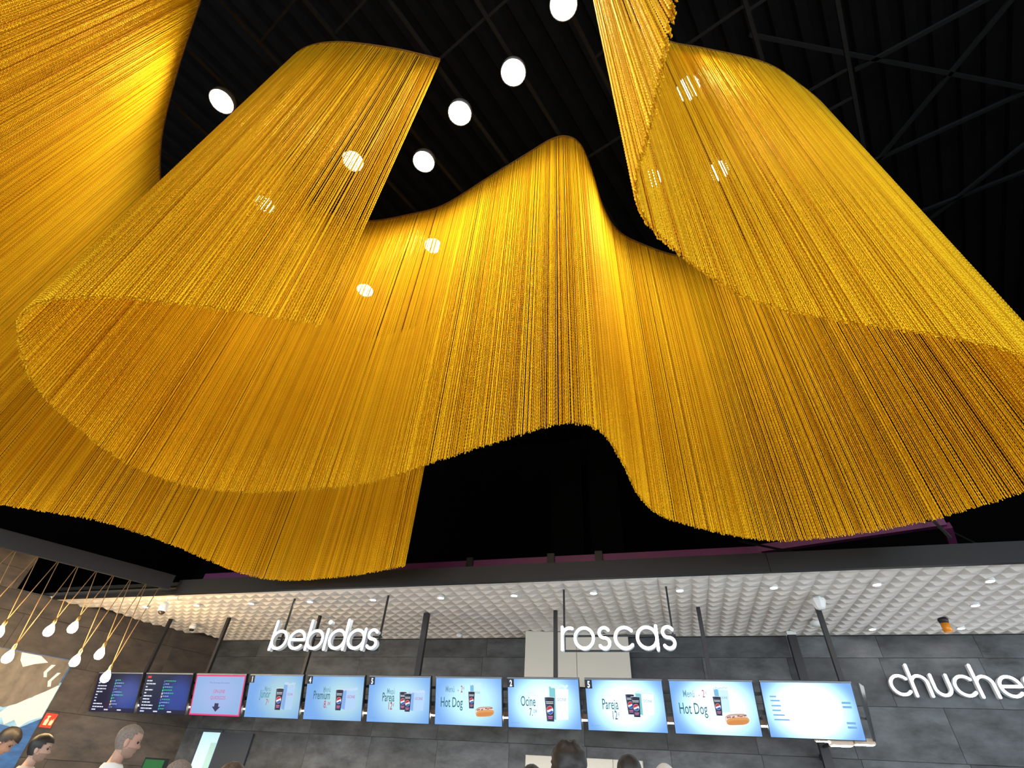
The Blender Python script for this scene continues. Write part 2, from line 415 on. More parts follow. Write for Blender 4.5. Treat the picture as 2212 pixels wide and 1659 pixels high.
curtain('chain_curtain', 'golden chain curtain farther back at the left, its straight end beside the black void', PATH_L, (0.02, 0.14, 0.26, 0.38, 0.5, 0.62, 0.74, 0.86, 1.0), 0.0062)

# ------------------------------------------------------------------ hall lamps on the roof rails
lamp = {}
lamp['housing'] = MB().lathe([(0.02, 0.13), (0.10, 0.13), (0.15, 0.09), (0.155, 0.0), (0.145, 0.0), (0.14, 0.02), (0.0, 0.02)][::-1], 24).mesh('housing', [mat('lamp_housing', (0.05, 0.05, 0.05), 0.5)])
lamp['lens'] = MB().lathe([(0.0005, -0.03), (0.07, -0.022), (0.115, -0.008), (0.135, 0.012), (0.13, 0.018)], 24).mesh('lens', [M_LENS])
lamp['stem'] = MB().box(-0.01, 0.01, -0.01, 0.01, 0.13, 0.241).mesh('stem', [M_POST])
HALL = [((-0.21, 1.55), 'round hall lamp at the top edge, left of the curtain flap that hangs overhead'),
        ((-1.01, 2.10), 'second hall lamp of the row of four in the open gap, below the topmost one'),
        ((-1.90, 2.40), 'third hall lamp of the row of four in the open gap'),
        ((-2.70, 2.92), 'lowest hall lamp of the open gap, beside the straight edge of the left flap'),
        ((-3.79, 2.63), 'hall lamp shining through the left curtain flap, the one nearer its straight edge'),
        ((-5.67, 2.91), 'hall lamp shining through the left curtain flap, the lower one near its middle'),
        ((-3.16, 4.38), 'hall lamp shining through the middle curtain below the dip of its top edge'),
        ((-4.90, 5.01), 'lowest hall lamp of all, shining through the middle curtain near the flap corner'),
        ((-5.23, 1.36), 'hall lamp alone in the dark gap between the far left curtain and the left flap'),
        ((1.25, 2.90), 'hall lamp shining through the right curtain, the highest there'),
        ((0.68, 4.08), 'hall lamp shining through the right curtain close to its jagged left edge'),
        ((1.68, 4.19), 'hall lamp shining through the right curtain in the middle of its width')]
for (x, y), lab in HALL:
    t = thing('hall_lamp', lab, 'ceiling lamp', (x * KL, y * KL, ZL), 0, 'round lamps under the roof')
    for k in lamp: link(k, lamp[k], t)
# more hall lamps outside the view, added for fill light
for x, y, lab in ((-7.2, -2.6, 'added fill lamp behind the viewer, farthest to the left'),
                  (-3.6, -1.4, 'added fill lamp just behind the near end of the left curtain'), (-0.6, -2.9, 'added fill lamp straight behind the viewer'),
                  (2.2, -0.4, 'added fill lamp right of the overhead curtain flap, outside the view'), (4.6, 1.6, 'added fill lamp right of the big right fold, outside the view'),
                  (5.0, -2.6, 'added fill lamp behind the viewer, farthest to the right'), (-3.4, -5.2, 'rearmost added fill lamp on the left'), (1.4, -5.6, 'rearmost added fill lamp on the right')):
    t = thing('hall_lamp', lab, 'ceiling lamp', (x * KL, y * KL, ZL), 0, 'added fill lamps outside the view')
    for k in lamp: link(k, lamp[k], t)

# ------------------------------------------------------------------ recessed canopy lamps, cameras, detectors
ring = MB().lathe([(0.040, -0.004), (0.055, -0.004), (0.055, 0.004), (0.040, 0.004), (0.040, -0.004)], 20, caps=False).mesh('trim_ring', [M_WHITE])
disc = MB().lathe([(0.041, -0.002), (0.041, 0.003)], 20).mesh('lens', [M_SPOT])
ordn = ['first', 'second', 'third', 'fourth', 'fifth', 'sixth', 'seventh', 'eighth', 'ninth', 'tenth', 'eleventh', 'twelfth']
spots = [((-8.38 + 1.071 * i, 6.56), '%s recessed spotlight from the left in the front row of the canopy' % ordn[i]) for i in range(12)]
spots += [((3.58, 7.45), 'recessed spotlight in the middle of the canopy at the far right, above the orange beacon'),
          ((2.74, 8.5), 'recessed spotlight near the back wall, above the gap between last screen and chuches sign'),
          ((3.79, 8.5), 'recessed spotlight near the back wall, right beside the orange beacon')]
for (x, y), lab in spots:
    t = thing('recessed_spotlight', lab, 'spotlight', (x, y, ZC - 0.022), 0, 'recessed canopy spotlights')
    link('trim_ring', ring, t); link('lens', disc, t)
    MB().lathe([(0.05, 0.004), (0.05, 0.035)], 16).build('can', M_WHITE, t)
def dome_cam(x, y, s, lab, tilt):
    t = thing('dome_camera', lab, 'camera', (x, y, ZC - 0.02))
    MB().lathe([(0.02 * s, -0.13 * s), (0.02 * s, 0.0)], 12).build('stem', M_WHITE, t)
    MB().box(-0.02, 0.3 * s, -0.015, 0.015, -0.03, 0.0).build('arm', M_WHITE, t)
    MB().lathe([(0.085 * s, -0.34 * s), (0.10 * s, -0.30 * s), (0.10 * s, -0.2 * s), (0.08 * s, -0.14 * s), (0.03 * s, -0.12 * s)], 20).build('housing', M_WHITE, t)
    MB().lathe([(0.001, -0.42 * s), (0.045 * s, -0.405 * s), (0.075 * s, -0.37 * s), (0.083 * s, -0.335 * s)], 20).build('dome', mat('smoked_dome', (0.05, 0.035, 0.03), 0.08), t)
    return t
dome_cam(-7.44, 6.12, 0.62, 'white dome security camera hanging at the left end of the canopy', 0)
t = thing('bullet_camera', 'small white camera with a dark lens near the slanted left wall', 'camera', (-8.35, 7.62, ZC - 0.02))
MB().lathe([(0.05, -0.03), (0.05, 0.0)], 14).build('base', M_WHITE, t)
MB().lathe([(0.02, -0.09), (0.06, -0.08), (0.065, -0.05), (0.05, -0.02)], 14).build('housing', M_WHITE, t)
MB().lathe([(0.035, -0.115), (0.04, -0.085)], 14).build('lens', mat('camera_lens', (0.01, 0.01, 0.01), 0.1), t)
t = thing('access_point', 'white faceted sensor on the canopy above the right screen post', 'sensor', (1.80, 7.02, ZC - 0.02))
MB().lathe([(0.03, -0.13), (0.055, -0.115), (0.085, -0.04), (0.085, -0.01), (0.06, 0.0)], 8, sm=False).build('housing', M_WHITE, t)
MB().lathe([(0.04, 0.0), (0.04, 0.02)], 12).build('base', M_WHITE, t)
t = thing('smoke_detector', 'small white smoke detector on the canopy right of the thick post', 'detector', (1.95, 8.08, ZC - 0.02))
MB().lathe([(0.03, -0.06), (0.06, -0.05), (0.075, -0.02), (0.075, 0.0)], 16).build('cover', M_WHITE, t)
MB().lathe([(0.05, 0.0), (0.05, 0.02)], 12).build('base', M_WHITE, t)
t = thing('smoke_detector', 'tiny white smoke detector near the back wall above the hot dog screen', 'detector', (-3.5, 8.55, ZC - 0.02))
MB().lathe([(0.02, -0.05), (0.04, -0.045), (0.05, -0.02), (0.05, 0.0)], 16).build('cover', M_WHITE, t)
MB().lathe([(0.03, 0.0), (0.03, 0.02)], 12).build('base', M_WHITE, t)
t = thing('warning_beacon', 'small amber beacon with a black base under the canopy at right', 'beacon', (3.45, 8.08, ZC - 0.02), 0.3)
MB().lathe([(0.05, -0.04), (0.06, 0.0), (0.05, 0.02)], 14).build('base', M_POST, t)
MB().lathe([(0.035, -0.15), (0.05, -0.145), (0.05, -0.04)], 14).build('lens', mat('amber_plastic', (0.75, 0.25, 0.01), 0.25), t)

# ------------------------------------------------------------------ cord pendants along the hanging beam
hooks = [(-8.27, 3.87), (-8.07, 4.19), (-7.96, 4.41), (-7.87, 4.62), (-7.80, 4.84), (-7.72, 5.06), (-7.61, 5.24), (-7.52, 5.45), (-7.41, 5.63), (-7.31, 5.80)]
hooks = [(BA + BDIR * (BA.xy - Vector(h)).length) for h in hooks]
bulb_z = [2.6, 2.75, 2.715, 2.489, 2.831, 2.913, 2.559, 2.68, 2.442]
b_bulb = MB().lathe([(0.0005, -0.085), (0.028, -0.08), (0.047, -0.06), (0.054, -0.033), (0.050, -0.005), (0.036, 0.025), (0.022, 0.045), (0.017, 0.06)], 18).mesh('bulb', [M_GLASSBULB])
b_sock = MB().lathe([(0.018, 0.055), (0.02, 0.06), (0.02, 0.10), (0.012, 0.12), (0.006, 0.135)], 14).mesh('socket', [M_BRASS])
blabs = ['bare pendant bulb beyond the left edge, farthest along the beam', 'bare pendant bulb beyond the left edge, next to the last on the beam',
         'bare glowing bulb half cut by the left edge, upper of the two there', 'bare glowing bulb at the left edge just above the mural',
         'bare glowing bulb, left one of the upper pair', 'bare glowing bulb, right one of the upper pair and highest of all',
         'bare glowing bulb in the middle of the lower three', 'bare glowing bulb hung right of the middle one on a short pair of cords',
         'bare glowing bulb hung lowest, in front of the first schedule screen']
for i in range(9):
    a, b = hooks[i], hooks[i + 1]; m = (a + b) / 2
    t = thing('pendant_bulb', blabs[i], 'pendant lamp', (m.x, m.y, bulb_z[i]), 0, 'bare bulbs on zigzag cords')
    link('bulb', b_bulb, t); link('socket', b_sock, t)
    for h in (a, b):
        dx, dy = (h.x - m.x) * 0.93, (h.y - m.y) * 0.93
        MB().tube([(0, 0, 0.13), (dx, dy, 3.6 - bulb_z[i])], 0.0055, 6).build('cord', M_CORD, t)

# ------------------------------------------------------------------ emissive prints on screens
def glow(rgb, p=1.0):
    key = 'print_%d_%d_%d_%.2f' % (*rgb, p)
    return mat(key, (0.01, 0.01, 0.01), 0.3, emit=srgb(rgb), power=p)
def screen_mat(name, c0, c1, cx, cz, rad, p0, p1, rz=0.62):
    if name in MATS: return MATS[name]
    m = mat(name, (0.01, 0.01, 0.01), 0.25)
    n, l = nodes(m); b = n['Principled BSDF']
    tc = n.new('ShaderNodeTexCoord'); mp = n.new('ShaderNodeMapping')
    mp.vector_type = 'POINT'; mp.inputs['Location'].default_value = (-cx / rad, 0, -cz / (rad * rz)); mp.inputs['Scale'].default_value = (1 / rad, 0, 1 / (rad * rz))
    ln = n.new('ShaderNodeVectorMath'); ln.operation = 'LENGTH'
    l.new(tc.outputs['Object'], mp.inputs[0]); l.new(mp.outputs[0], ln.inputs[0])
    r1 = n.new('ShaderNodeValToRGB'); r1.color_ramp.interpolation = 'EASE'
    a, c = srgb(c0), srgb(c1)
    r1.color_ramp.elements[0].color = (*[v * p0 for v in a], 1); r1.color_ramp.elements[1].color = (*[v * p1 for v in c], 1)
    r1.color_ramp.elements[0].position = 0.25
    l.new(ln.outputs['Value'], r1.inputs[0]); l.new(r1.outputs[0], b.inputs['Emission Color']); b.inputs['Emission Strength'].default_value = 1.0
    return m
SW, SH = 0.945, 0.535
class Flat:
    """flat coloured shapes on a screen: x right, z up, in front of the panel"""
    def __init__(s, y): s.m = MB(); s.mats = []; s.y = y
    def ci(s, mt):
        if mt not in s.mats: s.mats.append(mt)
        return s.mats.index(mt)
    def poly(s, pts, mt, dy=0.0):
        s.m.add([(x, s.y - dy, z) for x, z in pts], [tuple(range(len(pts)))], s.ci(mt)); return s
    def rect(s, x0, x1, z0, z1, mt, dy=0.0): return s.poly([(x0, z0), (x1, z0), (x1, z1), (x0, z1)], mt, dy)
    def ell(s, cx, cz, rx, rz, mt, dy=0.0, a0=0, a1=2 * PI, n=24):
        return s.poly([(cx + rx * math.cos(a0 + (a1 - a0) * k / n), cz + rz * math.sin(a0 + (a1 - a0) * k / n)) for k in range(n + (0 if a1 - a0 > 6.28 else 1))], mt, dy)
    def build(s, name, parent): return s.m.build(name, s.mats, parent)
def text_mesh(txt, size, mt, wide=0.6, align='LEFT', bold=0.0):
    cu = bpy.data.curves.new('t', 'FONT'); cu.body = txt; cu.size = size; cu.align_x = align; cu.resolution_u = 3; cu.offset = bold
    ob = bpy.data.objects.new('t', cu); COL.objects.link(ob)
    dg = bpy.context.evaluated_depsgraph_get(); me = bpy.data.meshes.new_from_object(ob.evaluated_get(dg))
    bpy.data.objects.remove(ob); bpy.data.curves.remove(cu)
    for v in me.vertices: v.co = (v.co.x * wide, 0, v.co.y)
    me.materials.clear(); me.materials.append(mt); return me
def put_text(parent, txt, x, z, size, mt, y=-0.0035, wide=0.6, align='RIGHT', name='lettering', bold=0.0):
    if name in ('lettering', 'price') and wide < 0.7: size *= 1.5; wide *= 0.95; bold = size * 0.006
    o = link(name, text_mesh(txt, size, mt, wide, align, bold), parent); o.location = (x, y, z); return o

def cup(f, x, z, w, h, dim=1.0):
    """dark tapered cup with round red, white and blue emblem"""
    k = glow((28, 38, 62), dim); k2 = glow((62, 70, 96), dim); wh = glow((240, 245, 250), dim); rd = glow((205, 40, 60), dim); bl = glow((30, 90, 190), dim)
    b = 0.36 * w; tp = 0.5 * w
    f.poly([(x - b, z), (x + b, z), (x + tp, z + h), (x - tp, z + h)], k)
    f.poly([(x - b, z), (x - b * 0.55, z), (x - tp * 0.6, z + h), (x - tp, z + h)], k2, 0.0002)
    f.ell(x, z + h, tp * 1.08, h * 0.025, wh, 0.0003, n=16)
    f.ell(x, z + h * 0.985, tp * 0.96, h * 0.02, k, 0.0004, n=16)
    f.rect(x - tp * 0.75, x + tp * 0.75, z + h * 0.80, z + h * 0.825, wh, 0.0004)
    f.rect(x - tp * 0.7, x + tp * 0.7, z + h * 0.735, z + h * 0.76, wh, 0.0004)
    cz = z + h * 0.47; r = w * 0.33
    f.ell(x, cz, r, r * 1.06, wh, 0.0005)
    f.poly([(x + r * 0.95 * math.cos(a), cz + r * math.sin(a)) for a in [math.radians(q) for q in range(28, 189, 10)]] + [(x - r * 0.35, cz + r * 0.08), (x + r * 0.25, cz + r * 0.28)], rd, 0.0006)
    f.poly([(x + r * 0.95 * math.cos(a), cz + r * math.sin(a)) for a in [math.radians(q) for q in range(215, 346, 10)]] + [(x + r * 0.4, cz - r * 0.12), (x - r * 0.2, cz - r * 0.45)], bl, 0.0006)
    f.rect(x - r * 0.7, x + r * 0.75, z + h * 0.17, z + h * 0.23, glow((190, 110, 160), dim), 0.0005)
    f.rect(x - r * 0.6, x + r * 0.6, z + h * 0.10, z + h * 0.15, glow((190, 110, 160), dim), 0.0005)
def popcorn(parent, x, z, w, h, body, side, corn, txtcol, slant=0.14):
    f = Flat(-0.0028)
    f.poly([(x - w * 0.5, z + h * 0.06), (x + w * 0.05 - w * 0.25, z), (x - w * 0.18, z + h * 0.86), (x - w * 0.5, z + h * 0.92)], side)
    f.poly([(x - w * 0.2, z), (x + w * 0.42, z + h * 0.03), (x + w * 0.5, z + h * 0.84), (x - w * 0.18, z + h * 0.86)], body)
    rnd = random.Random(int(x * 1000) + int(h * 977))
    for k in range(12):
        f.ell(x - w * 0.42 + w * 0.86 * k / 11, z + h * (0.88 + 0.07 * rnd.random()), w * 0.07, w * 0.06, corn, 0.0001 + 0.00003 * k, n=8)
    o = f.build('popcorn_picture', parent)
    put_text(o, 'OCINE', x + w * 0.13, z + h * 0.52, w * 0.19, txtcol, -0.0034, 0.85, 'CENTER')
    return o
def hotdog(parent, x, z, w):
    f = Flat(-0.0034)
    def sausage(cx, cz, rx, rz, mt, dy):
        f.poly([(cx + rx * math.copysign(abs(math.cos(a)) ** 0.6, math.cos(a)), cz + 0.12 * rx * math.cos(a) + rz * math.copysign(abs(math.sin(a)) ** 0.8, math.sin(a))) for a in [2 * PI * k / 28 for k in range(28)]], mt, dy)
    sausage(x - w * 0.03, z + w * 0.13, w * 0.46, w * 0.16, glow((205, 165, 150)), 0.0)
    sausage(x - w * 0.02, z + w * 0.10, w * 0.48, w * 0.13, glow((235, 225, 220)), 0.0002)
    sausage(x + w * 0.02, z + w * 0.02, w * 0.47, w * 0.14, glow((226, 160, 92)), 0.0004)
    sausage(x + w * 0.02, z - w * 0.02, w * 0.42, w * 0.08, glow((214, 140, 76)), 0.0005)
    rnd = random.Random(3)
    for k in range(16):
        xx = x - w * 0.42 + w * 0.8 * k / 15
        f.ell(xx, z + w * (0.17 + 0.12 * (xx - x) / w + 0.04 * rnd.random()), w * 0.035, w * 0.03, glow(rnd.choice([(180, 110, 90), (235, 215, 205), (190, 150, 120), (150, 90, 80)])), 0.0006 + 0.00002 * k, n=8)
    return f.build('hot_dog_picture', parent)

M_BEZEL = mat('screen_bezel', (0.015, 0.017, 0.02), 0.3)
M_BEZEL2 = mat('screen_edge_grey', (0.20, 0.23, 0.26), 0.35)
S_BLUE = screen_mat('schedule_glow', (50, 80, 175), (14, 20, 66), 0.26, 0.22, 0.42, 0.7, 0.7, 0.9)
def bright(i, e, p1=1.0, cx=0.15): return screen_mat('menu_glow_%d' % i, (190, 236, 250), (122, 176, 244), cx, 0.27, 0.56, e, p1, 0.75)
PITCH = 1.034
def screen(k, label, panel):
    x = 0.94 - PITCH * (10 - k) + 0.472
    t = thing('menu_screen', label, 'screen', (x, 7.31, 2.19), 0, 'row of screens over the bar')
    t.rotation_euler = (math.atan2(0.16, 0.53), 0, 0)
    MB().bevbox(-SW / 2 - 0.008, SW / 2 + 0.008, 0.001, 0.05, -0.008, SH + 0.018, 0.004).build('housing', M_BEZEL, t)
    MB().box(-SW / 2 - 0.008, SW / 2 + 0.008, -0.0012, 0.0008, SH + 0.002, SH + 0.018).build('top_edge', M_BEZEL2, t)
    MB().box(-0.2, 0.2, 0.05, 0.06, 0.12, 0.4).build('mounting_plate', M_POST, t)
    f = MB(); f.add([(-SW / 2, -0.001, 0), (SW / 2, -0.001, 0), (SW / 2, -0.001, SH), (-SW / 2, -0.001, SH)], [(0, 1, 2, 3)])
    f.build('panel', panel, t)
    return t
GRN = lambda d=1.0: glow((36, 100, 108), d)
GRY = lambda d=1.0: glow((110, 160, 185), d)
RED = lambda d=1.0: glow((190, 62, 92), d)
DRK = lambda d=1.0: glow((70, 84, 98), d)
SMALL = glow((104, 158, 214), 1.0)
def badge(t, ch):
    f = Flat(-0.002); f.rect(-SW / 2, -SW / 2 + 0.085, SH - 0.095, SH, glow((18, 28, 44))); o = f.build('number_badge', t)
    put_text(o, ch, -SW / 2 + 0.043, SH - 0.083, 0.098, glow((235, 245, 255), 1.2), -0.0032, 0.7, 'CENTER', 'numeral', 0.004)
def smallprint(t):
    put_text(t, 'Imagen no contractual', -SW / 2 + 0.03, 0.045, 0.016, SMALL, -0.003, 0.8, 'LEFT', 'small_print')
def price(t, a, b, x, z, s, mt):
    put_text(t, a, x, z, s, mt, wide=0.62, align='RIGHT', name='price')
    put_text(t, b, x + 0.006, z + s * 0.42, s * 0.42, mt, wide=0.62, align='LEFT', name='price')

# 0, 1: film schedules
def schedule(k, label, seed, red):
    t = screen(k, label, S_BLUE); rnd = random.Random(seed)
    f = Flat(-0.002); wh = glow((225, 232, 245)); names = ['a', 'b']
    for i in range(10):
        z = SH - 0.085 - i * 0.042
        wd = rnd.choice([0.05, 0.12, 0.17, 0.2, 0.24, 0.14])
        xx = -SW / 2 + 0.045
        while wd > 0:
            w1 = min(wd, rnd.uniform(0.03, 0.09)); f.rect(xx, xx + w1 - 0.008, z - 0.016, z, wh); xx += w1; wd -= w1
    f.build('title_lines', t)
    f = Flat(-0.002)
    cs = [(90, 90, 230), (70, 150, 240), (40, 190, 150), (60, 150, 220), (110, 90, 220), (40, 120, 210), (40, 190, 140), (60, 200, 170), (225, 215, 190), (225, 205, 170)]
    for i in range(10):
        z = SH - 0.085 - i * 0.042; f.rect(-0.07, -0.045, z - 0.028, z, glow(cs[(i + seed) % 10]))
    f.build('rating_marks', t)
    f = Flat(-0.002)
    for i in range(10):
        z = SH - 0.085 - i * 0.042; xx = -0.035
        for q in range(rnd.randint(1, 5)):
            f.rect(xx, xx + 0.035, z - 0.015, z, glow((130, 160, 230)) if q < 3 and i % 3 else glow((50, 170, 130))); xx += 0.042
    f.build('session_times', t)
    f = Flat(-0.002); f.rect(-SW / 2, SW / 2, 0, 0.052, glow((10, 16, 60)))
    for xx in (-0.43, -0.16, 0.12): f.rect(xx, xx + 0.085, 0.018, 0.034, wh, 0.0005)
    f.build('footer_band', t)
    f = Flat(-0.002); f.rect(-SW / 2 + 0.045, -SW / 2 + 0.12, SH - 0.055, SH - 0.025, glow((225, 60, 50))); f.build('heading', t)
schedule(0, 'dark blue film schedule screen at the left end of the row, partly behind a bulb', 1, 0)
schedule(1, 'dark blue film schedule screen with full white title lines, second from the left', 4, 1)
# 2: kiosk notice
t = screen(2, 'pale screen with a pink border reading ON-LINE QUIOSCOS over a down arrow', screen_mat('kiosk_glow', (165, 190, 240), (150, 190, 238), 0, 0.27, 0.6, 0.95, 0.9))
f = Flat(-0.002); pk = glow((232, 56, 120), 1.1); b_ = 0.02
f.rect(-SW / 2, SW / 2, 0, b_, pk).rect(-SW / 2, SW / 2, SH - b_, SH, pk).rect(-SW / 2, -SW / 2 + b_, b_, SH - b_, pk).rect(SW / 2 - b_, SW / 2, b_, SH - b_, pk); f.build('pink_border', t)
put_text(t, 'Punto de entrega de las compras', 0, SH - 0.115, 0.036, glow((98, 132, 196)), wide=0.8, align='CENTER')
put_text(t, 'ON-LINE', 0.02, SH - 0.24, 0.066, glow((205, 84, 130)), wide=0.85, align='CENTER')
put_text(t, 'QUIOSCOS', 0.02, SH - 0.325, 0.066, glow((205, 84, 130)), wide=0.85, align='CENTER')
f = Flat(-0.003); f.poly([(-0.02, 0.16), (0.055, 0.16), (0.055, 0.115), (0.095, 0.115), (0.018, 0.05), (-0.06, 0.115), (-0.02, 0.115)], glow((44, 50, 92))); f.build('down_arrow', t)
# 3: junior
def corn_set(d): return glow((178, 212, 248), d), glow((132, 176, 236), d), glow((196, 218, 246), d), glow((190, 70, 140), d)
t = screen(3, 'menu screen numbered 1 for the junior menu with one cup and a popcorn box', bright(3, 0.78, 0.92))
badge(t, '1'); smallprint(t)
put_text(t, 'Menú', -0.06, SH - 0.2, 0.062, GRY()); put_text(t, 'Júnior', -0.06, SH - 0.285, 0.098, glow((60, 140, 150)), wide=0.55)
price(t, '7', '€', -0.09, SH - 0.38, 0.075, RED())
popcorn(t, 0.26, 0.1, 0.2, 0.36, *corn_set(0.95)); f = Flat(-0.0036); cup(f, 0.1, 0.1, 0.13, 0.27); f.build('cup_picture', t)
# 4: premium
t = screen(4, 'menu screen numbered 4 for the premium menu with one cup and a wide popcorn box', bright(4, 0.88, 0.95))
badge(t, '4'); smallprint(t)
put_text(t, 'Menú', -0.06, SH - 0.195, 0.066, GRY()); put_text(t, 'Premium', -0.06, SH - 0.285, 0.1, GRN(), wide=0.55)
price(t, '8.', '30€', -0.10, SH - 0.39, 0.085, RED())
popcorn(t, 0.25, 0.13, 0.26, 0.27, *corn_set(1.0)); f = Flat(-0.0036); cup(f, 0.09, 0.12, 0.12, 0.25); f.build('cup_picture', t)
# 5: pareja
t = screen(5, 'menu screen numbered 5 for two cups at twelve, under the bebidas sign side', bright(5, 1.0, 0.98, 0.05))
badge(t, '5'); smallprint(t)
put_text(t, 'Menú', -0.06, SH - 0.2, 0.064, GRY()); put_text(t, 'Pareja', -0.06, SH - 0.29, 0.1, GRN(), wide=0.55)
price(t, '12', '€', -0.085, SH - 0.385, 0.085, RED())
popcorn(t, 0.28, 0.14, 0.24, 0.25, *corn_set(1.05))
for xx, zz in ((0.07, 0.15), (0.145, 0.13)):
    f = Flat(-0.0036 - (0.001 if zz < 0.14 else 0)); cup(f, xx, zz, 0.105, 0.21); f.build('cup_picture', t)
# 6: hot dog
def hot(k, label, e, d, cx):
    t = screen(k, label, bright(k, e, 1.0, cx))
    put_text(t, 'Menú', -0.195, SH - 0.165, 0.07, GRY(), wide=0.6); put_text(t, '+', -0.155, SH - 0.165, 0.06, RED(), wide=0.7, align='LEFT')
    price(t, '2', '€', -0.075, SH - 0.165, 0.075, RED(d))
    put_text(t, 'Hot Dog', -0.075, SH - 0.335, 0.108, GRN(), wide=0.58)
    popcorn(t, 0.11, 0.22, 0.16, 0.27, glow((205, 240, 250), 1.05), glow((120, 190, 225), 1.0), glow((215, 240, 245), 1.0), glow((130, 160, 170), 1))
    f = Flat(-0.0036); cup(f, 0.05, 0.19, 0.092, 0.19); f.build('cup_picture', t)
    hotdog(t, 0.235, 0.135, 0.27)
hot(6, 'hot dog menu screen left of the bulkhead, between two numbered screens', 1.25, 1.0, 0.05)
# 7: ocine
def tall_corn(t, x, z, w, h):
    return popcorn(t, x, z, w, h, glow((226, 248, 252), 1.3), glow((130, 205, 215), 1.0), glow((215, 245, 245), 1.1), glow((140, 160, 170), 1))
t = screen(7, 'menu screen numbered 2 with one cup and a tall popcorn box, priced seven', bright(7, 1.8, 1.0, 0.0))
badge(t, '2'); smallprint(t)
put_text(t, 'Menú', -0.1, SH - 0.185, 0.058, glow((205, 228, 236), 1.2)); put_text(t, 'Ocine', -0.1, SH - 0.30, 0.105, GRN(), wide=0.55)
price(t, '7.', '20€', -0.14, SH - 0.405, 0.08, DRK())
tall_corn(t, 0.21, 0.09, 0.25, 0.40); f = Flat(-0.0036); cup(f, 0.085, 0.075, 0.13, 0.26); f.build('cup_picture', t)
# 8: pareja again
t = screen(8, 'menu screen numbered 5 for two cups, right of the one numbered 2', bright(8, 2.2, 1.0, 0.02))
badge(t, '5'); smallprint(t)
put_text(t, 'Menú', -0.1, SH - 0.195, 0.058, glow((215, 232, 238), 1.3)); put_text(t, 'Pareja', -0.08, SH - 0.31, 0.105, GRN(), wide=0.55)
price(t, '12', '€', -0.1, SH - 0.415, 0.085, DRK())
tall_corn(t, 0.25, 0.17, 0.22, 0.26)
for xx, zz in ((0.07, 0.175), (0.135, 0.15)):
    f = Flat(-0.0036 - (0.001 if zz < 0.16 else 0)); cup(f, xx, zz, 0.105, 0.21); f.build('cup_picture', t)
hot(9, 'hot dog menu screen second from the right end of the row', 2.4, 1.0, 0.05)
# 10: price list
t = screen(10, 'overexposed price list screen at the right end of the row', bright(10, 3.0, 1.0, -0.02))
f = Flat(-0.002); lt = glow((120, 176, 232)); pale = glow((236, 246, 250), 1.25)
for z, w in ((0.40, 0.07), (0.36, 0.10), (0.31, 0.10), (0.265, 0.09), (0.22, 0.12), (0.175, 0.16)): f.rect(-0.40, -0.40 + w, z - 0.014, z, lt)
for z in (0.355, 0.315, 0.165, 0.125): f.rect(0.33, 0.42, z - 0.02, z, lt)
for z in (0.30, 0.26, 0.21): f.rect(-0.06, -0.02, z - 0.014, z, pale)
for z in (0.21, 0.165, 0.12): f.rect(0.05, 0.17, z - 0.016, z, pale)
f.build('price_lines', t)['kind'] = 'stuff'

# a screen turned away round the end of the row, seen from its dark edge
t = thing('menu_screen', 'dark screen turned away, seen edge-on at the right end of the row', 'screen', (1.96, 7.24, 2.19), 0, 'row of screens over the bar')
m = MB(); m.add([(0.0, 0.10, 0.0), (0.03, 0.15, 0.0), (0.10, 0.21, 0.53), (0.0, 0.0, 0.53), (0.02, 0.10, 0.0), (0.04, 0.145, 0.0), (0.125, 0.20, 0.53), (0.03, -0.005, 0.53)],
                [(0, 1, 2, 3), (7, 6, 5, 4), (0, 4, 5, 1), (1, 5, 6, 2), (2, 6, 7, 3), (3, 7, 4, 0)]); m.build('housing', M_BEZEL, t)
MB().bar((0.02, 0.1, 0.2), (-0.08, 0.11, 0.215), 0.02, 0.02).build('bracket', M_POST, t)

# rail and posts that carry the screens
t = thing('screen_mount', 'black steel rail on ceiling posts that carries the row of screens', 'screen mount', (0, 7.25, 2.4))
MB().box(-9.35, 1.87, 0.09, 0.13, 0.0, 0.05).build('rail', M_POST, t)
MB().box(-9.35, 1.87, 0.09, 0.13, 0.2, 0.23).build('rail', M_POST, t)
for x, w, d_ in ((-8.62, 0.05, 0.05), (-7.33, 0.05, 0.05), (-5.50, 0.035, 0.05), (-3.58, 0.085, 0.06), (-1.55, 0.05, 0.06), (0.41, 0.05, 0.06), (1.85, 0.055, 0.06)):
    MB().box(x - w / 2, x + w / 2, 0.09 - d_ / 2, 0.09 + d_ / 2, 0.0, ZC - 2.4 - 0.005).build('post', M_POST, t)
t = thing('ceiling_post', 'thick black post with a white cap rising behind the last two screens to the canopy', 'post', (1.72, 8.68, 2.0))
MB().box(-0.055, 0.055, -0.05, 0.05, -1.08, 1.55).build('shaft', M_POST, t)
MB().box(-0.06, 0.06, -0.055, 0.055, 1.55, 1.6).build('cap', M_WHITE, t)
MB().box(-0.08, 0.08, -0.07, 0.07, -1.1, -1.08).build('foot', M_POST, t)
MB().box(-0.03, 0.03, 0.0, 0.27, 0.1, 0.16).build('wall_bracket', M_POST, t)

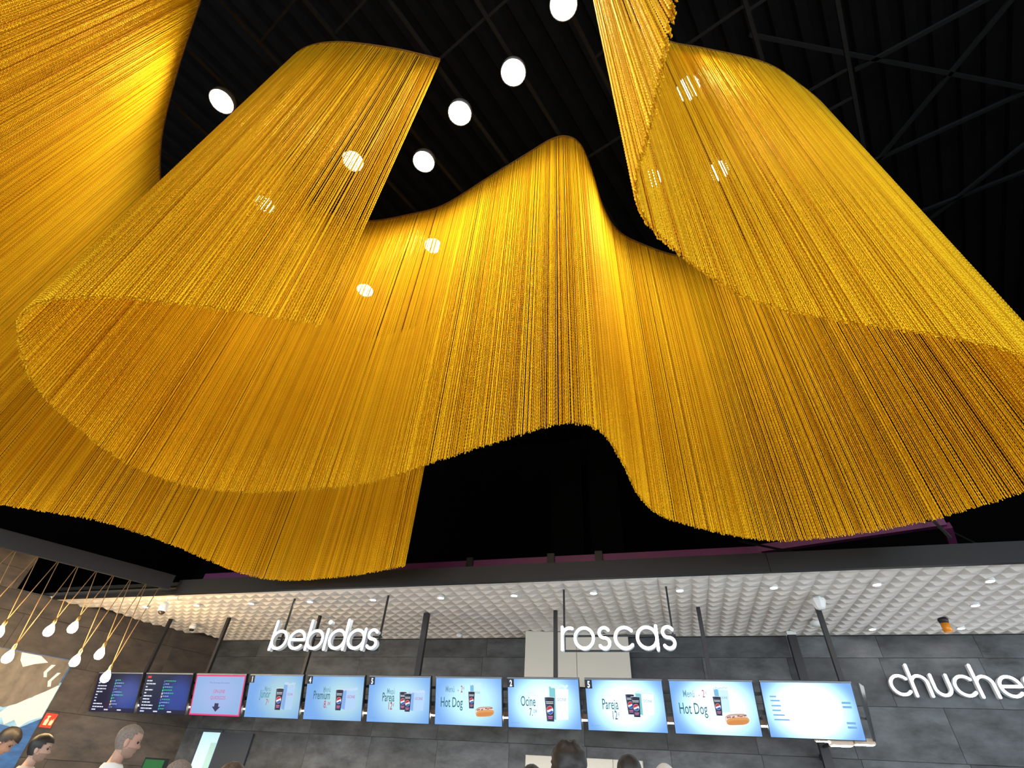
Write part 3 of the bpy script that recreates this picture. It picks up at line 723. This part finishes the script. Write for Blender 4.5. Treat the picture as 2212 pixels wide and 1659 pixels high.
# unseen white counters, added to bounce light up onto the canopy
t = thing('added_bar_counter', 'unseen pale bar counter under the screens, added to bounce light upwards', 'counter', (-3.2, 6.55, 0.0))
MB().box(-5.6, 5.6, -0.3, 0.3, 0.08, 1.06).build('front', M_WHITE, t)
MB().box(-5.62, 5.62, -0.36, 0.34, 1.06, 1.10).build('worktop', M_WHITE, t)
MB().box(-5.55, 5.55, -0.24, 0.26, 0.0, 0.08).build('plinth', M_POST, t)
t = thing('added_back_counter', 'unseen pale counter along the slate wall, added to bounce light upwards', 'counter', (-1.2, 8.62, 0.0))
MB().box(-6.4, 6.4, -0.3, 0.31, 0.08, 0.86).build('front', M_WHITE, t)
MB().box(-6.42, 6.42, -0.33, 0.31, 0.86, 0.90).build('worktop', M_WHITE, t)
MB().box(-6.35, 6.35, -0.24, 0.28, 0.0, 0.08).build('plinth', M_POST, t)

# linear lamps behind the screens
t = thing('linear_lamp', 'long linear lamp glimpsed through the gaps between the screens', 'lamp', (0, 7.5, 2.30))
MB().box(-9.0, 1.05, -0.035, 0.035, 0.012, 0.07).build('housing', mat('copper_tinted_housing', (0.30, 0.17, 0.10), 0.4), t)
MB().box(-8.98, 1.03, -0.028, 0.028, 0.0, 0.012).build('diffuser', M_LED, t)
for x in (-8.0, -5.0, -2.0, 0.9): MB().box(x - 0.01, x + 0.01, -0.105, 0.0, 0.07, 0.09).build('bracket', M_POST, t)
t = thing('lamp_cluster', 'cluster of short warm lamps showing under the right end screen', 'lamp', (1.72, 7.6, 2.15))
for x, y, z, L, w in ((-0.20, 0.03, 0.04, 0.15, 0.08), (-0.06, -0.16, -0.01, 0.22, 0.14), (0.18, -0.12, 0.01, 0.2, 0.12)):
    fr = MB().box(x - L / 2, x + L / 2, y - w / 2, y + w / 2, z + 0.006, z + 0.06).build('lamp_frame', mat('pale_gold_housing', (0.62, 0.48, 0.36), 0.4), t)
    MB().box(x - L / 2 + 0.012, x + L / 2 - 0.012, y - w / 2 + 0.012, y + w / 2 - 0.012, z, z + 0.006).build('diffuser', M_LED, fr)
MB().box(-0.30, 0.30, 0.04, 0.07, 0.06, 0.09).build('cross_arm', M_POST, t)
MB().box(-0.015, 0.015, 0.07, 1.03, 0.06, 0.09).build('arm', M_POST, t)

# ------------------------------------------------------------------ lit word signs built from strokes
def arc(cx, cy, r, a0, a1, n=28, rx=None):
    rx = rx or r
    return [(cx + rx * math.cos(math.radians(a0 + (a1 - a0) * k / n)), cy + r * math.sin(math.radians(a0 + (a1 - a0) * k / n))) for k in range(n + 1)]
h_ = 0.075
GL = {'o': (1.0, [arc(.5, .5, .425, 0, 360)]), 'b': (1.0, [[(h_, 0.03), (h_, 1.42)], arc(.5, .5, .425, 0, 360)]),
      'd': (1.0, [[(1 - h_, 0.03), (1 - h_, 1.42)], arc(.5, .5, .425, 0, 360)]), 'a': (1.0, [[(1 - h_, 0.03), (1 - h_, .97)], arc(.5, .5, .425, 0, 360)]),
      'e': (1.0, [[(h_, .5), (1 - h_, .5)], arc(.5, .5, .425, 0, 318)]), 'c': (0.88, [arc(.5, .5, .425, 42, 318)]),
      's': (0.64, [arc(.32, .7125, .2125, 30, 270, rx=.225) + arc(.32, .2875, .2125, 90, -150, rx=.235)[1:]]),
      'r': (0.50, [[(h_, 0.03), (h_, .97)], arc(.42, .58, .345, 180, 68)]), 'i': (0.15, [[(h_, 0.03), (h_, .97)], [(h_, 1.33), (h_, 1.335)]]),
      'h': (0.82, [[(h_, 0.03), (h_, 1.42)], arc(.41, .59, .335, 180, 0) + [(.745, 0.03)]]), 'u': (0.82, [[(h_, .97)] + arc(.41, .41, .335, 180, 360) + [(.745, .97)]])}
def stroke(m, pts, w, d, sc, y0, closed):
    P = [Vector((x * sc, z * sc)) for x, z in pts]; hw = w * sc / 2; n_ = len(P)
    Lf, Rt = [], []
    for i in range(n_):
        a = P[(i - 1) % (n_ - 1)] if closed else P[max(i - 1, 0)]; b = P[(i + 1) % (n_ - 1)] if closed else P[min(i + 1, n_ - 1)]
        if closed and i == n_ - 1: a, b = P[n_ - 2], P[1]
        t = (b - a).normalized(); nn = Vector((-t.y, t.x)); Lf.append(P[i] + nn * hw); Rt.append(P[i] - nn * hw)
    def V(q, y): return (q.x, y, q.y)
    v = []; f = []; mi = []
    for i in range(n_): v += [V(Lf[i], y0), V(Rt[i], y0), V(Lf[i], y0 + d), V(Rt[i], y0 + d)]
    for i in range(n_ - 1):
        a, b = 4 * i, 4 * i + 4
        f += [(a, b, b + 1, a + 1), (a + 2, a + 3, b + 3, b + 2), (a, a + 2, b + 2, b), (a + 1, b + 1, b + 3, a + 3)]; mi += [0, 1, 1, 1]
    if not closed:
        for i, sgn in ((0, -1), (n_ - 1, 1)):
            t = ((P[1] - P[0]) if i == 0 else (P[-1] - P[-2])).normalized(); a0 = math.atan2((Lf[i] - P[i]).y, (Lf[i] - P[i]).x)
            ring_ = [P[i] + Vector((math.cos(a0 - sgn * PI * k / 8), math.sin(a0 - sgn * PI * k / 8))) * hw for k in range(9)]
            o = len(v); v += [V(q, y0) for q in ring_] + [V(q, y0 + d) for q in ring_]
            f.append(tuple(o + k for k in range(9))); mi.append(0); f.append(tuple(o + 9 + k for k in range(9))); mi.append(1)
            for k in range(8): f.append((o + k, o + k + 1, o + 10 + k, o + 9 + k)); mi.append(1)
    o = len(m.v); m.v += v
    for ff, q in zip(f, mi): m.face([i + o for i in ff], q)
def word_sign(word, label, x0, x1, y, z, xh, rods, rail, gap=0.1):
    tot = sum(GL[c][0] for c in word) + gap * (len(word) - 1)
    sx = (x1 - x0) / (tot * xh)
    t = thing('letter_sign', label, 'sign', (x0, y, z))
    x = 0
    for ch in word:
        w, st = GL[ch]; m = MB()
        for i, s_ in enumerate(st):
            cl = (s_[0][0] - s_[-1][0]) ** 2 + (s_[0][1] - s_[-1][1]) ** 2 < 1e-6 and len(s_) > 5
            stroke(m, s_, 0.13 if not (ch == 'i' and i == 1) else 0.2, 0.07, xh, -0.001 * i, cl)
        for k, v in enumerate(m.v): m.v[k] = (v[0] * sx + x, v[1], v[2])
        o = m.build('letter', [M_LETTER, M_LETSIDE], t); x += (w + gap) * xh * sx
    if rail:
        MB().box(0.03, x1 - x0 - 0.03, 0.075, 0.095, 0.0, 0.02).build('rail', M_POST, t)
        MB().box(0.0, x1 - x0, 0.075, 0.095, xh * 0.62, xh * 0.62 + 0.02).build('rail', M_POST, t)
    else:
        for q in range(3): MB().box(0.1 + q * 0.6, 0.12 + q * 0.6, 0.07, YB - y - 0.0, 0.05, 0.07).build('spacer', M_POST, t)
    for r_ in rods:
        MB().box(r_ - x0 - 0.011, r_ - x0 + 0.011, 0.074, 0.096, 0.0, ZC - z - 0.004).build('hanger_rod', M_POST, t)
word_sign('bebidas', 'glowing white word sign reading bebidas, hung under the canopy at left', -5.47, -3.76, 6.36, 2.885, 0.262, (-5.36, -3.79), True, 0.055)
word_sign('roscas', 'glowing white word sign reading roscas, hung in front of the cream bulkhead', -1.28, 0.06, 6.36, 2.875, 0.262, (-1.25, 0.03), True)
word_sign('chuches', 'glowing white word sign reading chuches, mounted on the slate wall at right', 2.80, 4.50, 8.84, 2.83, 0.262, (), False, 0.08)

# ------------------------------------------------------------------ things on the walls
def lw_thing(name, label, cat, s, z): # origin on the left wall, local x towards the far corner, -y into the hall
    t = thing(name, label, cat); t.matrix_world = Matrix.Translation(lw(s, z)) @ LROT; return t
def flat_on(parent, name, pts, mt, y=-0.02, th=0.004):
    m = MB(); n_ = len(pts); v = [(x, y, z) for x, z in pts] + [(x, y + th, z) for x, z in pts]
    m.add(v, [tuple(range(n_)), tuple(range(n_, 2 * n_))[::-1]] + [(i, (i + 1) % n_, n_ + (i + 1) % n_, n_ + i) for i in range(n_)]); return m.build(name, mt, parent)
t = lw_thing('wall_mural', 'large wall print of blue water and white foam below a brown furry shape', 'mural', 2.13, 1.2)
U = lambda s, z: (-(s - 2.13), z - 1.2)
m = MB().box(-2.4, 0, -0.02, -0.001, 0, 1.62); 
def print_mat(nm, c1, c2, sc, st=(1, 1, 1)):
    return grained(nm, tuple((a + b) / 2 for a, b in zip(srgb(c1), srgb(c2))), 0.35, sc, 0.5, stretch=st)
BLUE = print_mat('print_blue', (30, 70, 140), (60, 120, 180), 5, (1, 1, 3))
SKYB = print_mat('print_pale_blue', (120, 180, 220), (160, 205, 232), 4, (1, 1, 3))
FUR = print_mat('print_brown_fur', (98, 90, 78), (128, 118, 104), 6, (1, 1, 0.6))
m.build('print', BLUE, t)
flat_on(t, 'pale_water', [U(4.53, 1.80), U(3.3, 1.80), U(2.9, 1.84), U(2.58, 1.90), U(2.36, 1.87), U(2.13, 2.02), U(2.13, 2.50), U(2.6, 2.52), U(4.53, 2.52)], SKYB, -0.0245)
FOAM = mat('print_foam', srgb((214, 222, 226)), 0.5)
flat_on(t, 'foam', [U(2.75, 1.96), U(2.62, 1.98), U(2.55, 1.9), U(2.46, 1.97), U(2.36, 1.88), U(2.28, 1.97), U(2.14, 2.04), U(2.14, 2.46), U(2.3, 2.42), U(2.4, 2.26), U(2.58, 2.2), U(2.66, 2.06)], FOAM, -0.029)
flat_on(t, 'brown_shape', [U(4.53, 2.12), U(2.85, 2.13), U(2.68, 2.10), U(2.55, 2.16), U(2.42, 2.26), U(2.28, 2.36), U(2.16, 2.46), U(2.15, 2.81), U(4.53, 2.81)], FUR, -0.0335)
flat_on(t, 'white_patch', [U(2.86, 2.80), U(2.60, 2.80), U(2.46, 2.73), U(2.62, 2.68), U(2.74, 2.62), U(2.82, 2.70)], FOAM, -0.038)
flat_on(t, 'white_stripe', [U(2.40, 2.71), U(2.345, 2.715), U(2.40, 2.60), U(2.37, 2.54), U(2.41, 2.535), U(2.445, 2.60)], FOAM, -0.038)
flat_on(t, 'white_stripe', [U(2.265, 2.62), U(2.22, 2.625), U(2.28, 2.50), U(2.25, 2.43), U(2.29, 2.42), U(2.325, 2.49)], FOAM, -0.038)
t = lw_thing('fire_sign', 'small red fire extinguisher sign on the brown wall beside the mural', 'sign', 2.1, 1.915)
flat_on(t, 'plate', [(-0.0, 0), (0.155, 0), (0.165, 0.185), (0.0, 0.185)], mat('sign_red', srgb((214, 62, 34)), 0.5), -0.006, 0.006)
YEL = mat('sign_cream', srgb((244, 224, 180)), 0.5)
flat_on(t, 'extinguisher_symbol', [(0.03, 0.03), (0.075, 0.03), (0.08, 0.09), (0.068, 0.115), (0.07, 0.13), (0.085, 0.15), (0.05, 0.155), (0.035, 0.14), (0.047, 0.13), (0.045, 0.115), (0.028, 0.09)], YEL, -0.009, 0.003)
flat_on(t, 'flame_symbol', [(0.1, 0.035), (0.14, 0.035), (0.148, 0.08), (0.138, 0.125), (0.125, 0.09), (0.115, 0.11), (0.098, 0.08)], YEL, -0.009, 0.003)
# lit serving hatch with a dark leaf beside it
wnd = MB(); wnd.box(-8.50, -8.04, YB - 0.03, YB + 0.0, 0.0, 2.12)
wd = struct(wnd.build('door_1', mat('hatch_frame', (0.05, 0.06, 0.08), 0.4)))
MB().box(-8.45, -8.07, YB - 0.038, YB - 0.031, 0.05, 2.08).build('pane', mat('lit_pane', (0.5, 0.6, 0.6), 0.2, emit=srgb((150, 205, 214)), power=0.85), wd)
MB().box(-8.19, -8.075, YB - 0.046, YB - 0.039, 0.05, 1.93).build('inner_panel', mat('lit_inner', (0.4, 0.55, 0.5), 0.3, emit=srgb((120, 178, 172)), power=0.6), wd)
MB().box(-8.035, -7.35, YB - 0.045, YB - 0.001, 0.0, 2.09).build('door_leaf', mat('dark_blue_leaf', (0.035, 0.042, 0.055), 0.5), wd)
for x0, x1, lab in ((-2.33, -1.52, 'cream wall cupboard behind and left of the bushy haired person'), (-1.45, -0.62, 'cream wall cupboard between the two dark heads')):
    t = thing('wall_cupboard', lab, 'cupboard', ((x0 + x1) / 2, YB, 1.3))
    w = (x1 - x0) / 2
    MB().box(-w, w, -0.1, -0.001, 0, 0.69).build('body', M_CREAM, t)
    for a in (-1, 0): MB().bevbox(a * w + 0.003, (a + 1) * w - 0.003, -0.12, -0.101, 0.003, 0.687, 0.003).build('door', M_CREAM, t)
t = thing('green_display', 'small green lit display standing in for a phone screen between two customers', 'display', (-5.55, 5.35, 0.0))  # made-up display on a stand, in place of a green phone screen
MB().box(-0.15, 0.15, -0.02, 0.02, 1.38, 1.62).build('housing', M_BEZEL, t)
MB().box(-0.13, 0.13, -0.026, -0.021, 1.40, 1.605).build('panel', glow((40, 120, 60), 0.8), t)
MB().lathe([(0.12, 0.0), (0.12, 0.02), (0.03, 0.03), (0.03, 1.4)], 14).build('stand', M_POST, t)

# ------------------------------------------------------------------ people
def skin_mesh(name, verts, edges, radii, mats, root=0, sub=1):
    me = bpy.data.meshes.new(name); me.from_pydata(verts, edges, [])
    o = bpy.data.objects.new(name, me); COL.objects.link(o)
    o.modifiers.new('s', 'SKIN'); 
    sv = me.skin_vertices[0].data
    for i, r_ in enumerate(radii):
        sv[i].radius = r_ if isinstance(r_, tuple) else (r_, r_); sv[i].use_root = (i == root)
    sd = o.modifiers.new('d', 'SUBSURF'); sd.levels = sub; sd.render_levels = sub
    dg = bpy.context.evaluated_depsgraph_get(); out = bpy.data.meshes.new_from_object(o.evaluated_get(dg))
    bpy.data.objects.remove(o); out.materials.clear()
    for m in mats: out.materials.append(m)
    for p in out.polygons: p.use_smooth = True; p.material_index = 0
    return out
def interp(tab, z):
    for (a, va), (b, vb) in zip(tab, tab[1:]):
        if z <= b:
            t = (z - a) / (b - a); t = t * t * (3 - 2 * t) if False else t
            return va + (vb - va) * max(0, min(1, t))
    return tab[-1][1]
HZ = [0.0, 0.008, 0.02, 0.035, 0.05, 0.062, 0.075, 0.088, 0.1, 0.112, 0.125, 0.138, 0.15, 0.165, 0.18, 0.195, 0.208, 0.22, 0.229, 0.235]
FRONT = [(0, 0.055), (0.008, 0.078), (0.02, 0.09), (0.035, 0.088), (0.05, 0.095), (0.062, 0.096), (0.075, 0.095), (0.1, 0.091), (0.112, 0.088), (0.125, 0.092), (0.138, 0.098), (0.165, 0.096), (0.18, 0.09), (0.195, 0.079), (0.208, 0.064), (0.22, 0.043), (0.229, 0.02), (0.235, -0.005)]
BACK = [(0, -0.02), (0.035, -0.052), (0.075, -0.078), (0.112, -0.095), (0.15, -0.1), (0.18, -0.094), (0.195, -0.085), (0.208, -0.072), (0.22, -0.054), (0.229, -0.034), (0.235, -0.012)]
WIDE = [(0, 0.028), (0.008, 0.038), (0.02, 0.047), (0.05, 0.060), (0.1, 0.07), (0.138, 0.076), (0.165, 0.076), (0.18, 0.072), (0.195, 0.064), (0.208, 0.053), (0.22, 0.038), (0.229, 0.022), (0.235, 0.006)]
SEG = 28
def head_ring(z, grow=0.0, face=True):
    fr, bk, w = interp(FRONT, z) + grow, interp(BACK, z) - grow, interp(WIDE, z) + grow
    out = []
    for k in range(SEG):
        a = 2 * PI * k / SEG; s_, c_ = math.sin(a), math.cos(a)      # a=0 faces +y (front)
        x = w * math.copysign(abs(s_) ** 0.85, s_); y = (fr * c_ if c_ > 0 else -bk * c_)
        if face:
            ax = abs(x)
            if c_ > 0:
                nz = max(0, 1 - abs(z - 0.082) / 0.02) if z < 0.082 else max(0, 1 - (z - 0.082) / 0.05)
                y += 0.028 * nz * max(0, 1 - ax / 0.02)                               # nose
                ez = max(0, 1 - abs(z - 0.114) / 0.016); y -= 0.009 * ez * max(0, 1 - abs(ax - 0.032) / 0.02)   # eye sockets
                lz = max(0, 1 - abs(z - 0.05) / 0.01); y += 0.004 * lz * max(0, 1 - ax / 0.03)
        out.append((x, y, z))
    return out
def add_head(m, org, hair_mi, skin_mi, lip_mi, eye_mi, beard_mi, beard, M):
    v = []; f = []; mi = []
    for z in HZ: v += head_ring(z)
    n_ = len(HZ)
    for i in range(n_ - 1):
        for k in range(SEG):
            k2 = (k + 1) % SEG; f.append((i * SEG + k, i * SEG + k2, (i + 1) * SEG + k2, (i + 1) * SEG + k))
            c_ = math.cos(2 * PI * (k + 0.5) / SEG); z = HZ[i]
            q = skin_mi
            if beard and z < 0.075 and c_ > -0.15 and not (z > 0.055 and c_ < 0.3): q = beard_mi
            if 0.045 < z < 0.058 and c_ > 0.93: q = lip_mi
            mi.append(q)
    f.append(tuple(range(SEG))[::-1]); mi.append(skin_mi); f.append(tuple((n_ - 1) * SEG + k for k in range(SEG))); mi.append(skin_mi)
    o = len(m.v); m.v += [tuple(M @ Vector(p)) for p in v]
    for ff, q in zip(f, mi): m.face([i + o for i in ff], q, True)
    for sx in (-1, 1):
        E_ = M @ Matrix.Translation((sx * 0.075, -0.008, 0.10)) @ Matrix.Rotation(0.25 * sx, 4, 'Z') @ Matrix.Diagonal((0.012, 0.02, 0.034, 1))
        m.lathe([(0.05, -1), (0.6, -0.8), (0.95, -0.3), (1, 0.2), (0.75, 0.75), (0.05, 1)], 12, skin_mi, E_)
        E_ = M @ Matrix.Translation((sx * 0.032, 0.078, 0.114)) @ Matrix.Diagonal((0.013, 0.011, 0.011, 1))
        m.lathe([(0.05, -1), (0.7, -0.7), (1, 0), (0.7, 0.7), (0.05, 1)], 12, eye_mi, E_)
        E_ = M @ Matrix.Translation((sx * 0.032, 0.0895, 0.132)) @ Matrix.Diagonal((0.017, 0.006, 0.0035, 1))
        m.lathe([(0.05, -1), (0.7, -0.7), (1, 0), (0.7, 0.7), (0.05, 1)], 8, hair_mi, E_)
def hair_shell(M, mt, thick, front_line, back_line, rough_=0.0, seed=1):
    m = MB(); rnd = random.Random(seed); v = []
    for z in HZ:
        rg = head_ring(z, thick, False)
        for p in rg:
            q = Vector(p); d_ = Vector((p[0], p[1], p[2] - 0.12)).normalized()
            up = max(0, (z - 0.16) / 0.075)
            q.z += thick * up
            q += d_ * rough_ * (noise.noise(Vector((p[0] * 45 + seed, p[1] * 45, p[2] * 45))) )
            v.append(tuple(M @ q))
    f = []
    for i in range(len(HZ) - 1):
        for k in range(SEG):
            c_ = math.cos(2 * PI * (k + 0.5) / SEG); z = (HZ[i] + HZ[i + 1]) / 2
            line = front_line if c_ > 0.45 else (back_line + (front_line - back_line) * max(0, (c_ + 0.35) / 0.8) if c_ > -0.35 else back_line)
            if z >= line:
                k2 = (k + 1) % SEG; f.append((i * SEG + k, i * SEG + k2, (i + 1) * SEG + k2, (i + 1) * SEG + k))
    f.append(tuple((len(HZ) - 1) * SEG + k for k in range(SEG)))
    m.add(v, f, 0, True); me = m.mesh('hair', [mt]); return me
SKIN_A = mat('skin_light', (0.50, 0.30, 0.22), 0.5); SKIN_B = mat('skin_pale', (0.55, 0.36, 0.28), 0.5); SKIN_C = mat('skin_tan', (0.32, 0.18, 0.12), 0.5)
HAIR_D = grained('dark_hair', (0.014, 0.011, 0.010), 0.5, 60, 0.5); HAIR_G = grained('cropped_grey_hair', (0.19, 0.155, 0.13), 0.4, 90, 0.7); HAIR_B = grained('brown_hair', (0.07, 0.045, 0.03), 0.5, 50, 0.5)
STUB = mat('stubble', (0.33, 0.215, 0.165), 0.7); LIP = mat('lip', (0.40, 0.17, 0.14), 0.4); EYE = mat('eye_dark', (0.02, 0.015, 0.012), 0.15)
def person(label, x, y, top, face, hair=('d', 0.012, 0.165, 0.03, 0.0), skin=SKIN_A, shirt=(0.7, 0.72, 0.75), shirt_name='white_shirt', trousers=(0.05, 0.06, 0.09), beard=False, nod=0.0, turn=0.0, hairmat=HAIR_D, female=False, extra=None, lean=0.0):
    s = top / 1.75
    t = thing('person', label, 'person', (x, y, 0), face - PI / 2); t.scale = (s, s, s)
    sw = 0.165 if female else 0.185
    V = [(0, 0, .95), (0, 0, 1.10), (0, .0, 1.28), (0, -.01, 1.41), (0, -.005, 1.48), (0, .008, 1.55), (0, .012, 1.60)]
    Rr = [(.15, .11), (.14, .105), (.165, .115), (.10, .08), (.056, .056), (.052, .054), (.05, .055)]
    E = [(0, 1), (1, 2), (2, 3), (3, 4), (4, 5), (5, 6)]
    def chain(start, pts):
        p = start
        for co, r_ in pts: V.append(co); Rr.append(r_); E.append((p, len(V) - 1)); p = len(V) - 1
        return p
    for q in (-1, 1):
        e = chain(3, [((q * sw * 0.75, -.01, 1.41), .062), ((q * (sw + .02), -.01, 1.37), .055), ((q * (sw + .055), -.03, 1.12), .043), ((q * (sw + .05), .06, .89), .03), ((q * (sw + .045), .09, .84), (.02, .035))])
        hx = q * (sw + .045)
        pm = chain(e, [((hx, .115, .80), (.018, .036))])
        for j, (dy, L) in enumerate(((-.027, .062), (-.009, .074), (.009, .07), (.027, .055))):
            chain(pm, [((hx, .125 + dy, .775), .0095), ((hx - q * .006, .135 + dy, .775 - L * .5), .0088), ((hx - q * .016, .135 + dy * .9, .775 - L), .0075)])
        chain(e, [((hx - q * .01, .135, .825), .012), ((hx - q * .02, .16, .80), .0095), ((hx - q * .024, .168, .775), .008)])
        chain(0, [((q * .09, 0, .88), .10), ((q * .10, .01, .50), .062), ((q * .10, -.015, .10), .042), ((q * .105, .04, .045), .042), ((q * .11, .15, .03), .03)])
    body = skin_mesh('body', V, E, Rr, [skin, LIP, EYE, STUB, hairmat], 0, 1)
    H = Matrix.Translation((0, 0.015, 1.515)) @ Matrix.Rotation(turn, 4, 'Z') @ Matrix.Rotation(nod, 4, 'X')
    m = MB(); add_head(m, None, 4, 0, 1, 2, 3, beard, H); hm = m.mesh('head', [skin])
    bm = bmesh.new(); bm.from_mesh(body)
    zmin = min(v.co.z for v in bm.verts)
    for v in bm.verts: v.co.z -= zmin * max(0, 1 - v.co.z / 0.5)
    bm.from_mesh(hm); bm.to_mesh(body); bm.free()
    link('body', body, t)
    # hair
    if hair: link('hair', hair_shell(H, hairmat, hair[1], hair[2], hair[3], hair[4], int(abs(x) * 100)), t)
    # shirt with short sleeves, trousers, shoes
    sv = [(0, 0, .90), (0, 0, 1.10), (0, 0, 1.28), (0, -.01, 1.41), (0, -.006, 1.465)]; sr = [(.165, .13), (.16, .125), (.185, .135), (.13, .10), (.075, .075)]; se = [(0, 1), (1, 2), (2, 3), (3, 4)]
    for q in (-1, 1):
        i = len(sv); sv += [(q * sw * 0.75, -.01, 1.41), (q * (sw + .02), -.012, 1.365), (q * (sw + .045), -.024, 1.2)]; sr += [.082, .078, .066]; se += [(3, i), (i, i + 1), (i + 1, i + 2)]
    link('shirt', skin_mesh('shirt', sv, se, sr, [mat(shirt_name, shirt, 0.8)], 0, 1), t)
    tv = [(0, 0, .96)]; tr = [(.165, .125)]; te = []
    for q in (-1, 1):
        i = len(tv); tv += [(q * .09, 0, .86), (q * .10, .01, .50), (q * .10, -.012, .09)]; tr += [.115, .08, .065]; te += [(0, i), (i, i + 1), (i + 1, i + 2)]
    link('trousers', skin_mesh('trousers', tv, te, tr, [mat('cloth_%.2f_%.2f' % trousers[:2], trousers, 0.85)], 0, 1), t)
    for q in (-1, 1):
        m = MB().box(-.045, .045, -.07, .2, 0.0, .03).box(-.04, .04, -.06, .12, .03, .085); 
        for k, v in enumerate(m.v): m.v[k] = (v[0] + q * .106, v[1], v[2])
        m.build('shoe', mat('shoe_leather', (0.03, 0.03, 0.035), 0.5), t)
    if extra: extra(t, H)
    if lean:
        for ch in t.children:
            for v in ch.data.vertices:
                if ch.name.split('.')[0] in ('body', 'hair', 'shirt') and v.co.z > 1.15:
                    k = min(1, (v.co.z - 1.15) / 0.2) * lean; dz = v.co.z - 1.15; dy = v.co.y
                    v.co.y = dy * math.cos(k) + dz * math.sin(k); v.co.z = 1.15 + dz * math.cos(k) - dy * math.sin(k)
    return t
def cap(t, H):
    MB().lathe([(0.003, 0), (0.003, 0.055)], 8, M=H @ Matrix.Translation((0.072, 0.03, 0.06))).build('mask_loop', M_WHITE, t)
    m = MB(); m.add([(0.03, 0.1, 0.01), (0.062, 0.06, 0.02), (0.066, 0.055, 0.075), (0.03, 0.105, 0.085), (-0.03, 0.105, 0.085), (-0.066, 0.055, 0.075), (-0.062, 0.06, 0.02), (-0.03, 0.1, 0.01)], [(0, 1, 2, 3), (0, 3, 4, 7), (7, 4, 5, 6)], M=H)
    m.build('face_mask', M_WHITE, t)
person('man with cropped greying hair and stubble in a white T-shirt, looking right', -4.967, 4.346, 1.84, math.atan2(0.80, 0.62), ('g', 0.004, 0.185, 0.05, 0.0), SKIN_A, (0.74, 0.78, 0.80), 'white_tshirt', beard=True, hairmat=HAIR_G, nod=-0.06)
person('bearded dark haired man in a pale top at the left edge, looking right', -6.80, 4.93, 1.75, math.atan2(0.74, 0.67), ('d', 0.013, 0.17, 0.045, 0.004), SKIN_B, (0.62, 0.58, 0.55), 'pale_top', beard=True)
person('tall person in an off white shirt leaning forward behind the bearded man', -8.25, 5.20, 1.90, math.atan2(0.74, 0.67), ('d', 0.018, 0.17, 0.02, 0.006), SKIN_A, (0.72, 0.70, 0.69), 'off_white_shirt', lean=0.55, trousers=(0.2, 0.1, 0.05))
person('dark haired person at the left edge in front of the mural', -7.60, 4.82, 1.69, math.atan2(0.6, 0.7), ('d', 0.02, 0.17, 0.02, 0.008), SKIN_C, (0.05, 0.04, 0.04), 'black_top')
person('person with bushy dark hair and a white face mask, seen from behind', -0.72, 3.80, 1.795, math.atan2(0.98, 0.05), ('d', 0.030, 0.16, 0.03, 0.016), SKIN_C, (0.05, 0.05, 0.06), 'dark_top', extra=cap)
person('person with smooth black hair seen from behind, right of the bushy haired one', -0.455, 4.95, 1.825, math.atan2(1, -0.05), ('d', 0.016, 0.16, -0.01, 0.0), SKIN_C, (0.03, 0.035, 0.05), 'navy_top', extra=cap)
person('short person with dark hair whose crown shows left of the bushy haired one', -1.29, 5.1, 1.727, math.atan2(1, 0.2), ('d', 0.016, 0.16, 0.02, 0.006), SKIN_A, (0.3, 0.3, 0.32), 'grey_top', female=True)
person('fair person with grey hair whose head top shows below the lit door', -4.12, 4.22, 1.595, math.atan2(0.6, 0.5), ('d', 0.014, 0.175, 0.03, 0.003), SKIN_B, (0.4, 0.4, 0.42), 'light_grey_top', female=True, hairmat=HAIR_G)
person('brown haired person whose crown just shows right of the lit door', -3.56, 4.20, 1.597, math.atan2(0.7, 0.2), ('d', 0.02, 0.17, 0.02, 0.008), SKIN_A, (0.45, 0.3, 0.15), 'ochre_top', female=True, hairmat=HAIR_B)
person('pale haired person whose crown just shows under the screen numbered 5', -0.20, 5.4, 1.80, math.atan2(1, 0), ('d', 0.012, 0.16, 0.02, 0.0), SKIN_B, (0.6, 0.6, 0.6), 'white_sweatshirt', hairmat=mat('white_hair', (0.6, 0.58, 0.55), 0.6))
